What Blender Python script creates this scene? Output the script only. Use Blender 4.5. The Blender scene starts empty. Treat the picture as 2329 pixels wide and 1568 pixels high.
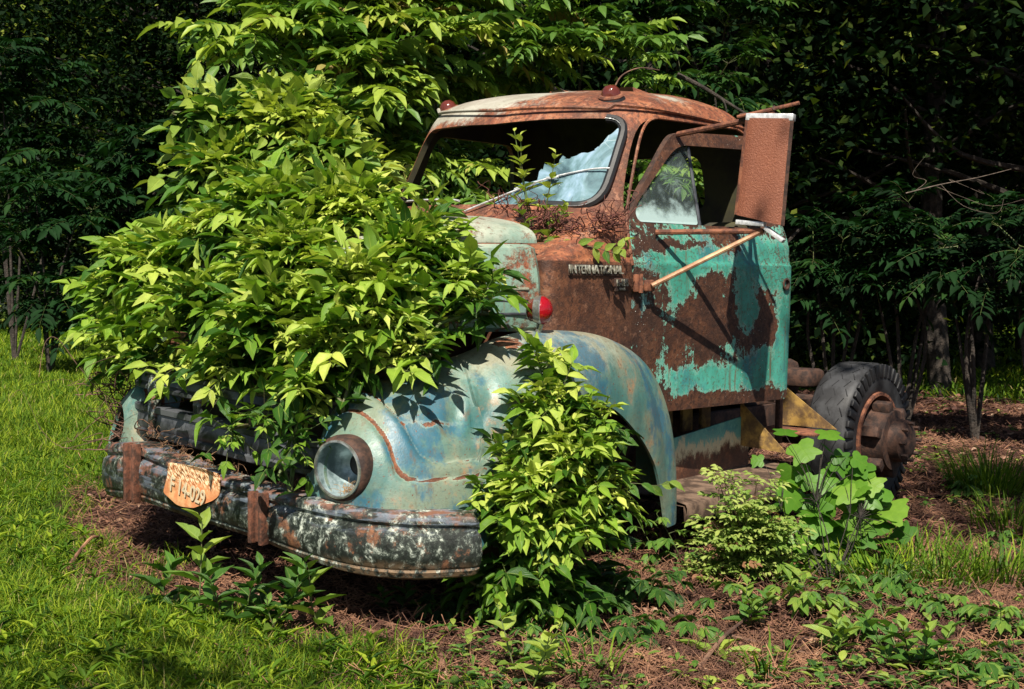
import bpy, bmesh, math, random
import numpy as np
from mathutils import Vector, Matrix
R = math.radians
rng = np.random.default_rng(7); random.seed(7)
sc = bpy.context.scene
COL = sc.collection

# ------------------------------------------------------------------ camera, sky, sun, exposure
CAM = np.array([3.311, 3.796, 1.344]); YAW, PIT, ROL, FPX = -2.425, -0.0552, 0.0105, 2763.0
FW = np.array([math.cos(YAW)*math.cos(PIT), math.sin(YAW)*math.cos(PIT), math.sin(PIT)])
_r = np.cross(FW, [0, 0, 1]); _r /= np.linalg.norm(_r); _u = np.cross(_r, FW)
RT = _r*math.cos(ROL)+_u*math.sin(ROL); UPV = -_r*math.sin(ROL)+_u*math.cos(ROL)
cam_d = bpy.data.cameras.new('camera'); cam = bpy.data.objects.new('camera', cam_d); COL.objects.link(cam)
cam_d.sensor_width = 36; cam_d.lens = FPX/2329*36; cam_d.clip_end = 500; cam_d.clip_start = .05
cam.matrix_world = Matrix(((RT[0], UPV[0], -FW[0], CAM[0]), (RT[1], UPV[1], -FW[1], CAM[1]), (RT[2], UPV[2], -FW[2], CAM[2]), (0, 0, 0, 1)))
sc.camera = cam
SUN_AZ, SUN_EL = R(35), R(51)
SUNV = np.array([math.cos(SUN_EL)*math.cos(SUN_AZ), math.cos(SUN_EL)*math.sin(SUN_AZ), math.sin(SUN_EL)])
w = bpy.data.worlds.new('World'); sc.world = w; w.use_nodes = True
wn = w.node_tree; bg = wn.nodes['Background']; sk = wn.nodes.new('ShaderNodeTexSky'); sk.sky_type = 'NISHITA'; sk.sun_disc = False
sk.sun_elevation = SUN_EL; sk.sun_rotation = math.pi/2-SUN_AZ
wn.links.new(sk.outputs[0], bg.inputs[0]); bg.inputs[1].default_value = .05
sl = bpy.data.lights.new('sun', 'SUN'); sl.energy = 5; sl.angle = R(.5); sl.color = (1, .93, .8)
so = bpy.data.objects.new('sun', sl); COL.objects.link(so); so.rotation_euler = Vector(SUNV).to_track_quat('Z', 'Y').to_euler()
sc.view_settings.view_transform = 'Standard'; sc.view_settings.look = 'None'; sc.view_settings.exposure = 0.8; sc.view_settings.gamma = 1
sc.cycles.max_bounces = 6; sc.cycles.transparent_max_bounces = 8; sc.cycles.use_denoising = True
sc.cycles.diffuse_bounces = 3; sc.cycles.transmission_bounces = 4

def at(px, py, w):
    """a point w metres in front of the photographer, at a place given in the photo's 2329 x 1568 view"""
    return CAM+w*(FW+RT*(px-1164.5)/FPX-UPV*(py-784)/FPX)
def gz(x, y): return .165+.02*np.clip(x, -4, 2)+.018*np.sin(x*2.1+.5)*np.cos(y*1.7)+.012*np.sin(x*5.3+y*3.1)
def on_ground(px, py):
    d = FW+RT*(px-1164.5)/FPX-UPV*(py-784)/FPX; z = .15
    for _ in range(4): p = CAM+d*(z-CAM[2])/d[2]; z = float(gz(p[0], p[1]))
    return p
def on_x(px, py, x):
    d = FW+RT*(px-1164.5)/FPX-UPV*(py-784)/FPX; return CAM+d*(x-CAM[0])/d[0]

# ------------------------------------------------------------------ node helper
class NT:
    def __init__(s, name):
        s.m = bpy.data.materials.new(name); s.m.use_nodes = True; s.t = s.m.node_tree; s.t.nodes.clear()
        s.out = s.t.nodes.new('ShaderNodeOutputMaterial'); s._c = None
    def n(s, ty, **k):
        a = s.t.nodes.new(ty)
        for q, v in k.items(): setattr(a, q, v)
        return a
    def put(s, inp, v):
        if v is None: return
        if isinstance(v, bpy.types.NodeSocket): s.t.links.new(v, inp)
        elif hasattr(inp.default_value, '__len__'):
            v = tuple(v) if hasattr(v, '__len__') else (v,)*3
            n_ = len(inp.default_value); inp.default_value = (v+(1,))[:n_] if len(v) < n_ else v[:n_]
        else: inp.default_value = v
    def co(s, scale=(1, 1, 1), kind='Object'):
        c = s.n('ShaderNodeTexCoord').outputs[kind]
        if scale == (1, 1, 1): return c
        return s.vm('MULTIPLY', c, scale)
    def vm(s, op, a, b=None, c=None):
        x = s.n('ShaderNodeVectorMath', operation=op); s.put(x.inputs[0], a)
        if b is not None: s.put(x.inputs[1] if op != 'SCALE' else x.inputs[3], b)
        if c is not None: s.put(x.inputs[2], c)
        return x.outputs['Value' if op in ('LENGTH', 'DOT_PRODUCT', 'DISTANCE') else 'Vector']
    def m_(s, op, a, b=None, c=None, clamp=False):
        x = s.n('ShaderNodeMath', operation=op, use_clamp=clamp); s.put(x.inputs[0], a); s.put(x.inputs[1], b); s.put(x.inputs[2], c)
        return x.outputs[0]
    def noise(s, v, sc_, det=4, ro=.55, dis=0, color=False):
        x = s.n('ShaderNodeTexNoise'); s.put(x.inputs['Vector'], v); s.put(x.inputs['Scale'], sc_); s.put(x.inputs['Detail'], det)
        s.put(x.inputs['Roughness'], ro); s.put(x.inputs['Distortion'], dis); return x.outputs['Color' if color else 0]
    def vor(s, v, sc_, feat='F1', out='Distance', rnd=1):
        x = s.n('ShaderNodeTexVoronoi', feature=feat); s.put(x.inputs['Vector'], v); s.put(x.inputs['Scale'], sc_); s.put(x.inputs['Randomness'], rnd); return x.outputs[out]
    def mr(s, v, a, b, c=0, d=1, smooth=True):
        x = s.n('ShaderNodeMapRange', interpolation_type='SMOOTHSTEP' if smooth else 'LINEAR'); s.put(x.inputs[0], v)
        for i, q in enumerate((a, b, c, d)): s.put(x.inputs[i+1], q)
        return x.outputs[0]
    def mix(s, f, a, b, mode='MIX'):
        x = s.n('ShaderNodeMix', data_type='RGBA', blend_type=mode); s.put(x.inputs[0], f); s.put(x.inputs[6], a); s.put(x.inputs[7], b); return x.outputs[2]
    def ramp(s, f, stops):
        x = s.n('ShaderNodeValToRGB'); s.put(x.inputs[0], f); e = x.color_ramp.elements
        while len(e) < len(stops): e.new(.5)
        for i, (p, c) in enumerate(stops): e[i].position = p; e[i].color = tuple(c)+(1,)
        return x.outputs[0]
    def bump(s, h, st=.5, di=.01, nrm=None):
        x = s.n('ShaderNodeBump'); s.put(x.inputs['Height'], h); s.put(x.inputs['Strength'], st); s.put(x.inputs['Distance'], di); s.put(x.inputs['Normal'], nrm); return x.outputs[0]
    def pr(s, col, rough=.6, metal=0, nrm=None, spec=None, **k):
        p = s.n('ShaderNodeBsdfPrincipled'); s.put(p.inputs['Base Color'], col); s.put(p.inputs['Roughness'], rough); s.put(p.inputs['Metallic'], metal); s.put(p.inputs['Normal'], nrm)
        if spec is not None: s.put(p.inputs['Specular IOR Level'], spec)
        for q, v in k.items(): s.put(p.inputs[q.replace('_', ' ')], v)
        return p.outputs[0]
    def end(s, sh): s.t.links.new(sh, s.out.inputs[0]); return s.m
    def blob(s, v, c, r, amp):
        """soft ellipsoid of height amp; an axis with radius 0 is ignored"""
        inv = [0 if q == 0 else 1/q for q in r]
        x = s.vm('MULTIPLY_ADD', v, inv, [-a*b for a, b in zip(c, inv)])
        return s.mr(s.vm('LENGTH', x), 1.0, 0.0, 0, amp)

def rust_cols(t, v, k=1.0, warm=0.):
    a = t.noise(v, 9, 6, .65); b = t.noise(v, 46, 5, .7); c = t.noise(v, 160, 3, .6)
    base = t.ramp(a, [(.30, (.05*k, .020*k, .013*k)), (.45, ((.15+warm)*k, .055*k, .027*k)), (.60, ((.29+warm)*k, (.11+warm*.1)*k, .05*k)), (.76, (.44*k, .23*k, .13*k))])
    big = t.noise(v, 2.3, 4, .6); base = t.mix(t.mr(big, .45, .62, 0, .55), base, (.075*k, .035*k, .022*k)); base = t.mix(t.mr(b, .47, .60, 0, .85), base, (.075*k, .030*k, .018*k)); base = t.mix(t.mr(t.noise(v, 22, 6, .7), .56, .68, 0, .6), base, (.42*k, .20*k, .12*k))
    return t.mix(t.mr(c, .6, .74, 0, .5), base, (.48*k, .27*k, .15*k)), b, c

def rusty_paint(name, blobs, bias=0., fade=None, paint=((.04, .33, .27), (.07, .45, .36)), rustk=1., warm=0., edge=.03, nsc=7., streak=0., alg=0., rough=.55, cracks=False, pale=None, warp=.05, amp=1.0, blue=0.):
    t = NT(name); v = t.co()
    wv = t.vm('ADD', v, t.vm('SCALE', t.vm('SUBTRACT', t.noise(v, 11, 5, .65, color=True), (.5, .5, .5)), warp*2))
    n1 = t.noise(v, nsc, 8, .62); f = t.m_('MULTIPLY_ADD', t.m_('SUBTRACT', n1, .5), 2.2*amp, bias)
    n2 = t.noise(v, 34, 6, .7); f = t.m_('MULTIPLY_ADD', t.m_('SUBTRACT', n2, .5), 1.3*amp, f)
    if cracks: f = t.m_('MULTIPLY_ADD', t.m_('SUBTRACT', t.noise(t.vm('MULTIPLY', v, (1, 1, .14)), 26, 5, .65), .5), 1.3, f)
    f = t.m_('MULTIPLY_ADD', t.m_('SUBTRACT', t.noise(v, 95, 4, .75), .5), .7*amp, f)
    for c, r, a in blobs: f = t.m_('ADD', f, t.blob(wv, c, r, a))
    f = t.m_('SUBTRACT', f, t.m_('MULTIPLY', t.n('ShaderNodeAttribute', attribute_name='wear').outputs['Fac'], 1.6))
    mask = t.mr(f, -edge, edge)
    rust, b, c = rust_cols(t, v, rustk, warm)
    pn = t.noise(t.vm('MULTIPLY', v, (1, 1, .35)), 5, 6, .6)
    pc = t.ramp(pn, [(.33, paint[0]), (.6, paint[1])])
    
    if pale is not None:
        pf = t.mr(t.noise(v, 3.1, 8, .62), .38, .62)
        pc = t.mix(pf, pc, pale[0])
        pc = t.mix(t.mr(t.noise(v, 6.3, 8, .7), .55, .68), pc, pale[1])
        pc = t.mix(t.mr(t.noise(t.vm('MULTIPLY', v, (2, 2, 14)), 16, 4, .6), .58, .72, 0, .5), pc, pale[2])
    if fade is not None:
        zf = t.n('ShaderNodeSeparateXYZ'); t.put(zf.inputs[0], wv); pc = t.mix(t.mr(t.m_('ADD', zf.outputs[2], t.m_('MULTIPLY', t.m_('SUBTRACT', pn, .5), .35)), fade[0], fade[1], 0, .85), pc, fade[2])
    if blue: pc = t.mix(t.mr(t.noise(t.vm('MULTIPLY', v, (1, 1, .6)), 3.6, 8, .68), .51, .60, 0, blue), pc, (.022, .105, .17))
    if alg: pc = t.mix(t.mr(t.noise(v, 60, 4, .8), .5, .68, 0, alg), pc, (.07, .075, .04))
    # grime running down and freckles of rust through the paint
    pc = t.mix(t.mr(t.noise(t.vm('MULTIPLY', v, (1, 1, .06)), 34, 4, .6), .57, .72, 0, .55+streak), pc, (.12, .07, .035))
    pc = t.mix(t.mr(t.noise(v, 90, 3, .6), .63, .70), pc, (.13, .05, .025))
    edgeb = t.m_('MULTIPLY', t.mr(f, edge*6, 0), mask); pc = t.mix(t.m_('MULTIPLY', edgeb, .22), pc, (.55, .62, .5))
    col = t.mix(mask, rust, pc)
    h = t.m_('MULTIPLY_ADD', mask, .9, t.m_('MULTIPLY', t.m_('ADD', b, t.m_('MULTIPLY', c, .6)), t.m_('MULTIPLY_ADD', mask, -.75, 1.)))
    if cracks:
        cr = t.mr(t.vor(wv, 26, 'DISTANCE_TO_EDGE'), .0, .06); zone = t.blob(wv, (-1.95, 0, 1.40), (.22, 0, .13), 2.); zone = t.m_('MINIMUM', t.m_('ADD', zone, t.blob(wv, (-.98, 0, 1.40), (.13, 0, .11), 2.)), 1)
        k = t.m_('MULTIPLY', t.m_('SUBTRACT', 1, cr), zone); col = t.mix(k, col, (.10, .05, .03)); h = t.m_('SUBTRACT', h, k)
        wf = t.m_('MULTIPLY', t.mr(t.noise(v, 120, 2, .5), .735, .75), t.mr(t.noise(v, 3, 2), .42, .55)); col = t.mix(wf, col, (.72, .74, .68))
    rgh = t.m_('MULTIPLY_ADD', mask, rough-.66, t.m_('MULTIPLY_ADD', b, .35, .49))
    h = t.m_('MULTIPLY_ADD', t.noise(v, 5.5, 2, .4), 3.5, h)     # shallow dents
    return t.end(t.pr(col, rgh, 0, t.bump(h, .75, .005), spec=.45))

def simple(name, col, rough=.6, metal=0, var=.25, nsc=20, bst=.3, col2=None, spec=None, bd=.003):
    t = NT(name); v = t.co(); n = t.noise(v, nsc, 6, .65)
    c2 = col2 if col2 else tuple(q*(1-var) for q in col)
    c = t.mix(t.mr(n, .4, .62), c2, col)
    return t.end(t.pr(c, rough, metal, t.bump(t.noise(v, nsc*4, 4, .6), bst, bd), spec=spec))

# ------------------------------------------------------------------ mesh helpers
def tag(o, label=None, cat=None, group=None, kind=None):
    if label: o['label'] = label
    if cat: o['category'] = cat
    if group: o['group'] = group
    if kind: o['kind'] = kind
    return o
def empty(name, loc=(0, 0, 0), parent=None):
    o = bpy.data.objects.new(name, None); COL.objects.link(o); o.location = loc; o.empty_display_size = .1
    if parent: o.parent = parent
    return o
def link(name, me, mat, parent=None, loc=None):
    o = bpy.data.objects.new(name, me); COL.objects.link(o)
    if mat and not len(me.materials): me.materials.append(mat)
    if parent: o.parent = parent
    if loc is not None: o.location = loc
    return o
def pym(name, V, F, mat, parent=None, smooth=True, sharp=None, loc=None):
    me = bpy.data.meshes.new(name); me.from_pydata([tuple(map(float, v)) for v in V], [], [tuple(int(q) for q in f) for f in F]); me.validate()
    bm = bmesh.new(); bm.from_mesh(me); bmesh.ops.remove_doubles(bm, verts=bm.verts, dist=1e-5); bmesh.ops.recalc_face_normals(bm, faces=bm.faces); bm.to_mesh(me); bm.free()
    me.polygons.foreach_set('use_smooth', [smooth]*len(me.polygons))
    if smooth and sharp: me.set_sharp_from_angle(angle=R(sharp))
    return link(name, me, mat, parent, loc)
class MB:
    """collects shapes that make up ONE part"""
    def __init__(s): s.V = []; s.F = []
    def add(s, V, F):
        k = len(s.V); s.V += [tuple(v) for v in V]; s.F += [tuple(q+k for q in f) for f in F]; return s
    def grid(s, G, cu=False, cv=False):
        G = np.asarray(G); a, b = G.shape[:2]; V = G.reshape(-1, 3); F = []
        for i in range(a if cu else a-1):
            for j in range(b if cv else b-1):
                F.append((i*b+j, ((i+1) % a)*b+j, ((i+1) % a)*b+(j+1) % b, i*b+(j+1) % b))
        return s.add(V, F)
    def tube(s, P, r, n=8, caps=True):
        P = np.asarray(P, float); m = len(P); r = np.broadcast_to(np.asarray(r, float), (m,))
        T = np.gradient(P, axis=0); T /= np.linalg.norm(T, axis=1)[:, None]+1e-12
        u = np.cross(T[0], [0, 0, 1.]); u = u if np.linalg.norm(u) > .1 else np.cross(T[0], [1., 0, 0]); rows = []
        for i in range(m):
            u = u-T[i]*np.dot(u, T[i]); u /= np.linalg.norm(u); q = np.cross(T[i], u); a = np.arange(n)*2*math.pi/n
            rows.append(P[i]+r[i]*(np.cos(a)[:, None]*u+np.sin(a)[:, None]*q))
        k = len(s.V); s.grid(rows, cv=True)
        if caps: s.F.append(tuple(k+j for j in range(n))); s.F.append(tuple(k+(m-1)*n+j for j in range(n)))
        return s
    def lathe(s, prof, c, axis, n=40, closed=False):
        """prof: (radius, distance along axis)"""
        ax = np.array(axis, float); ax /= np.linalg.norm(ax); u = np.cross(ax, [0, 0, 1.]); u = u if np.linalg.norm(u) > .1 else np.array([1., 0, 0]); u /= np.linalg.norm(u); q = np.cross(ax, u)
        a = np.arange(n)*2*math.pi/n; ring = np.cos(a)[:, None]*u+np.sin(a)[:, None]*q
        return s.grid([np.array(c)+ax*h+ring*r_ for r_, h in prof], cu=closed, cv=True)
    def box(s, c, d, rot=None, bev=.0):
        bm = bmesh.new(); bmesh.ops.create_cube(bm, size=1); bmesh.ops.scale(bm, vec=d, verts=bm.verts)
        if bev: bmesh.ops.bevel(bm, geom=bm.edges[:]+bm.verts[:], offset=bev, segments=2, affect='EDGES', profile=.5)
        M = (Matrix(rot).to_4x4() if rot is not None else Matrix()); M = Matrix.Translation(c) @ M
        bm.verts.index_update(); s.add([M @ v.co for v in bm.verts], [[v.index for v in f.verts] for f in bm.faces]); bm.free(); return s
    def prism(s, P, d):
        """closed polygon P (3D points) swept by the vector d"""
        P = np.asarray(P, float); n = len(P)
        return s.add(list(P)+list(P+np.array(d)), [tuple(range(n))[::-1], tuple(range(n, 2*n))]+[(i, (i+1) % n, n+(i+1) % n, n+i) for i in range(n)])
    def ob(s, name, mat, parent=None, smooth=True, sharp=38, loc=None): return pym(name, s.V, s.F, mat, parent, smooth, sharp, loc)

def hermite(xs, ys):
    xs = np.array(xs, float); ys = np.array(ys, float); d = np.diff(ys)/np.diff(xs); m = np.zeros(len(xs)); m[0] = d[0]; m[-1] = d[-1]
    for i in range(1, len(xs)-1): m[i] = 0 if d[i-1]*d[i] <= 0 else 2*d[i-1]*d[i]/(d[i-1]+d[i])
    def f(x):
        x = np.clip(x, xs[0], xs[-1]); i = np.clip(np.searchsorted(xs, x)-1, 0, len(xs)-2); h = xs[i+1]-xs[i]; t = (x-xs[i])/h
        return (2*t**3-3*t**2+1)*ys[i]+(t**3-2*t**2+t)*h*m[i]+(-2*t**3+3*t**2)*ys[i+1]+(t**3-t**2)*h*m[i+1]
    return f
def crom(P, n=8, closed=False):
    P = np.asarray(P, float); m = len(P); out = []
    for i in range(m if closed else m-1):
        g = (lambda k: P[k % m]) if closed else (lambda k: P[min(max(k, 0), m-1)])
        a, b, c, d = g(i-1), g(i), g(i+1), g(i+2)
        for t in np.arange(n)/n: out.append(.5*((2*b)+(-a+c)*t+(2*a-5*b+4*c-d)*t*t+(-a+3*b-3*c+d)*t**3))
    if not closed: out.append(P[-1])
    return np.array(out)
def roundpoly(P, rad, n=5):
    P = [np.array(p, float) for p in P]; m = len(P); out = []
    for i in range(m):
        a, b, c = P[i-1], P[i], P[(i+1) % m]; r = rad[i] if hasattr(rad, '__len__') else rad
        l1 = np.linalg.norm(a-b); l2 = np.linalg.norm(c-b); q1 = b+(a-b)/l1*min(r, l1*.45); q2 = b+(c-b)/l2*min(r, l2*.45)
        for t in np.linspace(0, 1, n): out.append((1-t)**2*q1+2*t*(1-t)*b+t*t*q2)
    return np.array(out)
def boolean(o, cut, op='DIFFERENCE'):
    m = o.modifiers.new('b', 'BOOLEAN'); m.operation = op; m.object = cut; m.solver = 'EXACT'
    bpy.context.view_layer.update(); dg = bpy.context.evaluated_depsgraph_get()
    me = bpy.data.meshes.new_from_object(o.evaluated_get(dg)); o.modifiers.clear(); o.data = me
    bpy.data.objects.remove(cut, do_unlink=True)
def bake(o):
    bpy.context.view_layer.update(); dg = bpy.context.evaluated_depsgraph_get()
    me = bpy.data.meshes.new_from_object(o.evaluated_get(dg)); o.modifiers.clear(); o.data = me
def finish(o, ang=35):
    me = o.data; me.polygons.foreach_set('use_smooth', [True]*len(me.polygons)); me.set_sharp_from_angle(angle=R(ang))

# ------------------------------------------------------------------ foliage helpers (numpy)
def leaf_T(us, ws, fold=.25, droop=.25, wav=0.):
    n = len(us); V = [(u, 0, -droop*u*u) for u in us]; UV = [(u, .5) for u in us]
    L = {}; Rr = {}
    for i in range(1, n-1):
        L[i] = len(V); V.append((us[i]+.02, ws[i], -droop*us[i]**2+fold*ws[i]*.5+wav*(1 if i % 2 else -1))); UV.append((us[i], 1))
        Rr[i] = len(V); V.append((us[i]+.02, -ws[i], -droop*us[i]**2+fold*ws[i]*.5-wav*(1 if i % 2 else -1))); UV.append((us[i], 0))
    F = [(0, 1, L[1]), (0, Rr[1], 1)]
    for i in range(1, n-2): F += [(i, i+1, L[i+1], L[i]), (i, Rr[i], Rr[i+1], i+1)]
    F += [(n-2, n-1, L[n-2]), (n-2, Rr[n-2], n-1)]
    return np.array(V), F, np.array(UV)
T_OV = leaf_T([0, .10, .28, .52, .78, 1], [0, .28, .5, .46, .19, 0], .5, .2, .015)
T_OV2 = leaf_T([0, .2, .5, .8, 1], [0, .38, .5, .24, 0], .4, .25)
T_LO = (np.array([(0, 0, 0), (.45, .5, .06), (1, 0, -.15), (.45, -.5, .06)], float), [(0, 2, 1), (0, 3, 2)], np.array([(0, .5), (.45, 1), (1, .5), (.45, 0)], float))
T_BLADE = (np.array([(0, .5, 0), (0, -.5, 0), (.5, .42, .0), (.5, -.42, .0), (.82, .25, -.1), (.82, -.25, -.1), (1, 0, -.28)], float), [(0, 1, 3, 2), (2, 3, 5, 4), (4, 5, 6)], np.array([(0, 1), (0, 0), (.5, 1), (.5, 0), (.8, 1), (.8, 0), (1, .5)], float))
def tulip_T():
    half = [(0, .0), (-.10, .18), (-.06, .38), (.10, .50), (.22, .46), (.36, .34), (.50, .44), (.66, .52), (.74, .46), (.70, .26), (.80, .16), (.78, 0)]
    V = [(0, 0, 0), (.38, 0, -.01), (.78, 0, -.08)]; 
    L = half[1:-1]; m = len(L); V += [(x, y, -.12*x*x+.10*abs(y)-.3*y*y) for x, y in L]+[(x, -y, -.12*x*x+.10*abs(y)-.3*y*y) for x, y in L]
    V.append((.38, .2, .02)); V.append((.38, -.2, .02)); cl, crr = len(V)-2, len(V)-1
    F = []
    ring = [0]+[3+i for i in range(m)]+[2]
    for a, b in zip(ring, ring[1:]): F.append((a, cl, b))
    F += [(0, 1, cl), (1, 2, cl)]
    ring = [0]+[3+m+i for i in range(m)]+[2]
    for a, b in zip(ring, ring[1:]): F.append((a, b, crr))
    F += [(0, crr, 1), (1, crr, 2)]
    V = np.array(V); return V, F, np.stack([V[:, 0], V[:, 1]+.5], 1)
T_TUL = tulip_T()

def unit(a): return a/(np.linalg.norm(a, axis=-1, keepdims=True)+1e-12)
class Leaves:
    def __init__(s): s.b = []
    def add(s, T, P, D, N, L, W, val):
        P = np.atleast_2d(P); n = len(P); D = unit(np.broadcast_to(D, (n, 3))); N = np.broadcast_to(N, (n, 3)); B = unit(np.cross(N, D)); N = np.cross(D, B)
        L = np.broadcast_to(L, (n,)); W = np.broadcast_to(W, (n,)); val = np.broadcast_to(val, (n,)); tv = T[0]
        V = P[:, None]+tv[None, :, 0, None]*(L[:, None]*D)[:, None]+tv[None, :, 1, None]*(W[:, None]*B)[:, None]+tv[None, :, 2, None]*(L[:, None]*N)[:, None]
        s.b.append((T, V.reshape(-1, 3), n, val)); return s
    def mesh(s, name):
        me = bpy.data.meshes.new(name); Vs = []; LI = []; LT = []; UV = []; A = []; off = 0
        for T, V, n, val in s.b:
            k = len(T[0]); li = np.array([q for f in T[1] for q in f]); lt = np.array([len(f) for f in T[1]])
            Vs.append(V); LI.append((np.arange(n)[:, None]*k+li[None]+off).ravel()); LT.append(np.tile(lt, n)); UV.append(np.tile(T[2][li], (n, 1))); A.append(np.repeat(val, k)); off += n*k
        V = np.concatenate(Vs); LI = np.concatenate(LI); LT = np.concatenate(LT)
        me.vertices.add(len(V)); me.vertices.foreach_set('co', V.astype(np.float32).ravel()); me.loops.add(len(LI)); me.loops.foreach_set('vertex_index', LI.astype(np.int32))
        me.polygons.add(len(LT)); me.polygons.foreach_set('loop_start', np.concatenate([[0], np.cumsum(LT)[:-1]]).astype(np.int32)); me.polygons.foreach_set('loop_total', LT.astype(np.int32))
        me.update(calc_edges=True)
        uv = me.uv_layers.new(name='UVMap'); uv.data.foreach_set('uv', np.concatenate(UV).astype(np.float32).ravel())
        at_ = me.attributes.new('lv', 'FLOAT', 'POINT'); at_.data.foreach_set('value', np.concatenate(A).astype(np.float32))
        me.polygons.foreach_set('use_smooth', [True]*len(me.polygons)); return me
    def ob(s, name, mat, parent=None): return link(name, s.mesh(name), mat, parent)
def sticks(name, A, B, ra, rb, mat, parent=None, k=4, smooth=True):
    A = np.asarray(A, float); B = np.asarray(B, float); n = len(A); D = unit(B-A); ref = np.where(np.abs(D[:, 2:3]) > .9, [[1., 0, 0]], [[0, 0, 1.]])
    U = unit(np.cross(D, ref)); W = np.cross(D, U); a = np.arange(k)*2*math.pi/k
    ring = np.cos(a)[None, :, None]*U[:, None]+np.sin(a)[None, :, None]*W[:, None]
    ra = np.broadcast_to(ra, (n,)); rb = np.broadcast_to(rb, (n,))
    V = np.concatenate([A[:, None]+ring*ra[:, None, None], B[:, None]+ring*rb[:, None, None]], 1).reshape(-1, 3)
    fl = np.array([(j, (j+1) % k, k+(j+1) % k, k+j) for j in range(k)]).ravel()
    LI = (np.arange(n)[:, None]*2*k+fl[None]).ravel(); nf = n*k
    me = bpy.data.meshes.new(name); me.vertices.add(len(V)); me.vertices.foreach_set('co', V.astype(np.float32).ravel()); me.loops.add(len(LI)); me.loops.foreach_set('vertex_index', LI.astype(np.int32))
    me.polygons.add(nf); me.polygons.foreach_set('loop_start', (np.arange(nf)*4).astype(np.int32)); me.polygons.foreach_set('loop_total', np.full(nf, 4, np.int32)); me.update(calc_edges=True)
    me.polygons.foreach_set('use_smooth', [smooth]*nf); return link(name, me, mat, parent)
def compound(P, D, L, pairs=3, ll=.45, droop=.25, term=True, spread=58, jit=.18, g=None, dz=.12):
    """leaflets of pinnate leaves: arrays base, direction, normal, length for all; and the rachis polylines"""
    g = g or rng; n = len(P); D = unit(D); Z = np.array([0, 0, 1.]); B = unit(np.cross(np.broadcast_to(Z, D.shape)+.3*g.normal(size=D.shape)*.5, D)); Np = unit(np.cross(D, B))
    oP, oD, oN, oL, segA, segB = [], [], [], [], [], []
    def pt(s_): return P+D*(L*s_)[:, None]-np.array([0, 0, 1.])*(L*droop*s_*s_)[:, None]
    S = np.linspace(.28, .93, pairs) if pairs > 1 else np.array([.7]); prev = P
    for i, s_ in enumerate(S):
        p = pt(s_); tg = unit(D-Z*(2*droop*s_)); segA.append(prev); segB.append(p); prev = p; sz = ll*(.75+.35*math.sin(math.pi*min(1, (i+.6)/pairs)))
        for sd in (-1, 1):
            d = unit(tg*math.cos(R(spread))+sd*B*math.sin(R(spread))-Z*dz+jit*g.normal(size=D.shape))
            oP.append(p); oD.append(d); oN.append(unit(Np+.45*Z+SUNV*.35+.3*sd*B*-.3+jit*1.6*g.normal(size=D.shape))); oL.append(L*sz*(1+.15*g.normal(size=n)))
    if term:
        p = pt(1.); segA.append(prev); segB.append(p); oP.append(p); oD.append(unit(D-Z*2*droop+jit*g.normal(size=D.shape))); oN.append(unit(Np+jit*g.normal(size=D.shape))); oL.append(L*ll*1.1)
    return np.concatenate(oP), np.concatenate(oD), np.concatenate(oN), np.concatenate(oL), np.concatenate(segA), np.concatenate(segB), (2*pairs+(1 if term else 0))

def leaf_mat(name, stops, trans=.35, rough=.45, vein=1., vs=16, spec=.4):
    t = NT(name); a = t.n('ShaderNodeAttribute', attribute_name='lv').outputs['Fac']; uv = t.n('ShaderNodeTexCoord').outputs['UV']
    s_ = t.n('ShaderNodeSeparateXYZ'); t.put(s_.inputs[0], uv); u, v = s_.outputs[0], s_.outputs[1]
    av = t.m_('ABSOLUTE', t.m_('SUBTRACT', v, .5)); c = t.ramp(a, stops)
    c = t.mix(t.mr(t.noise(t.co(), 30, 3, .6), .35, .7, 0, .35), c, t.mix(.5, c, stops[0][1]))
    if vein: c = t.mix(t.mr(t.noise(t.co(), 55, 4, .7), .68, .74, 0, .8), c, (.16, .10, .03))
    if vein:
        mid = t.mr(av, .055, .02); wv = t.m_('SINE', t.m_('MULTIPLY', t.m_('SUBTRACT', u, t.m_('MULTIPLY', av, .55)), vs*6.28)); side = t.mr(wv, .86, 1., 0, .45)
        vn = t.m_('MAXIMUM', mid, side); c = t.mix(t.m_('MULTIPLY', vn, .35*vein), c, t.mix(.6, c, stops[-1][1]))
        nrm = t.bump(t.m_('SUBTRACT', t.m_('MULTIPLY', wv, .25), vn), .5*vein, .004)
    else: nrm = None
    p = t.pr(c, rough, 0, nrm, spec=spec); tr = t.n('ShaderNodeBsdfTranslucent'); t.put(tr.inputs[0], t.mix(1., c, (1.05, 1.15, .55), 'MULTIPLY')); t.put(tr.inputs['Normal'], nrm)
    mx = t.n('ShaderNodeMixShader'); t.put(mx.inputs[0], trans); t.t.links.new(p, mx.inputs[1]); t.t.links.new(tr.outputs[0], mx.inputs[2])
    return t.end(mx.outputs[0])
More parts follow.
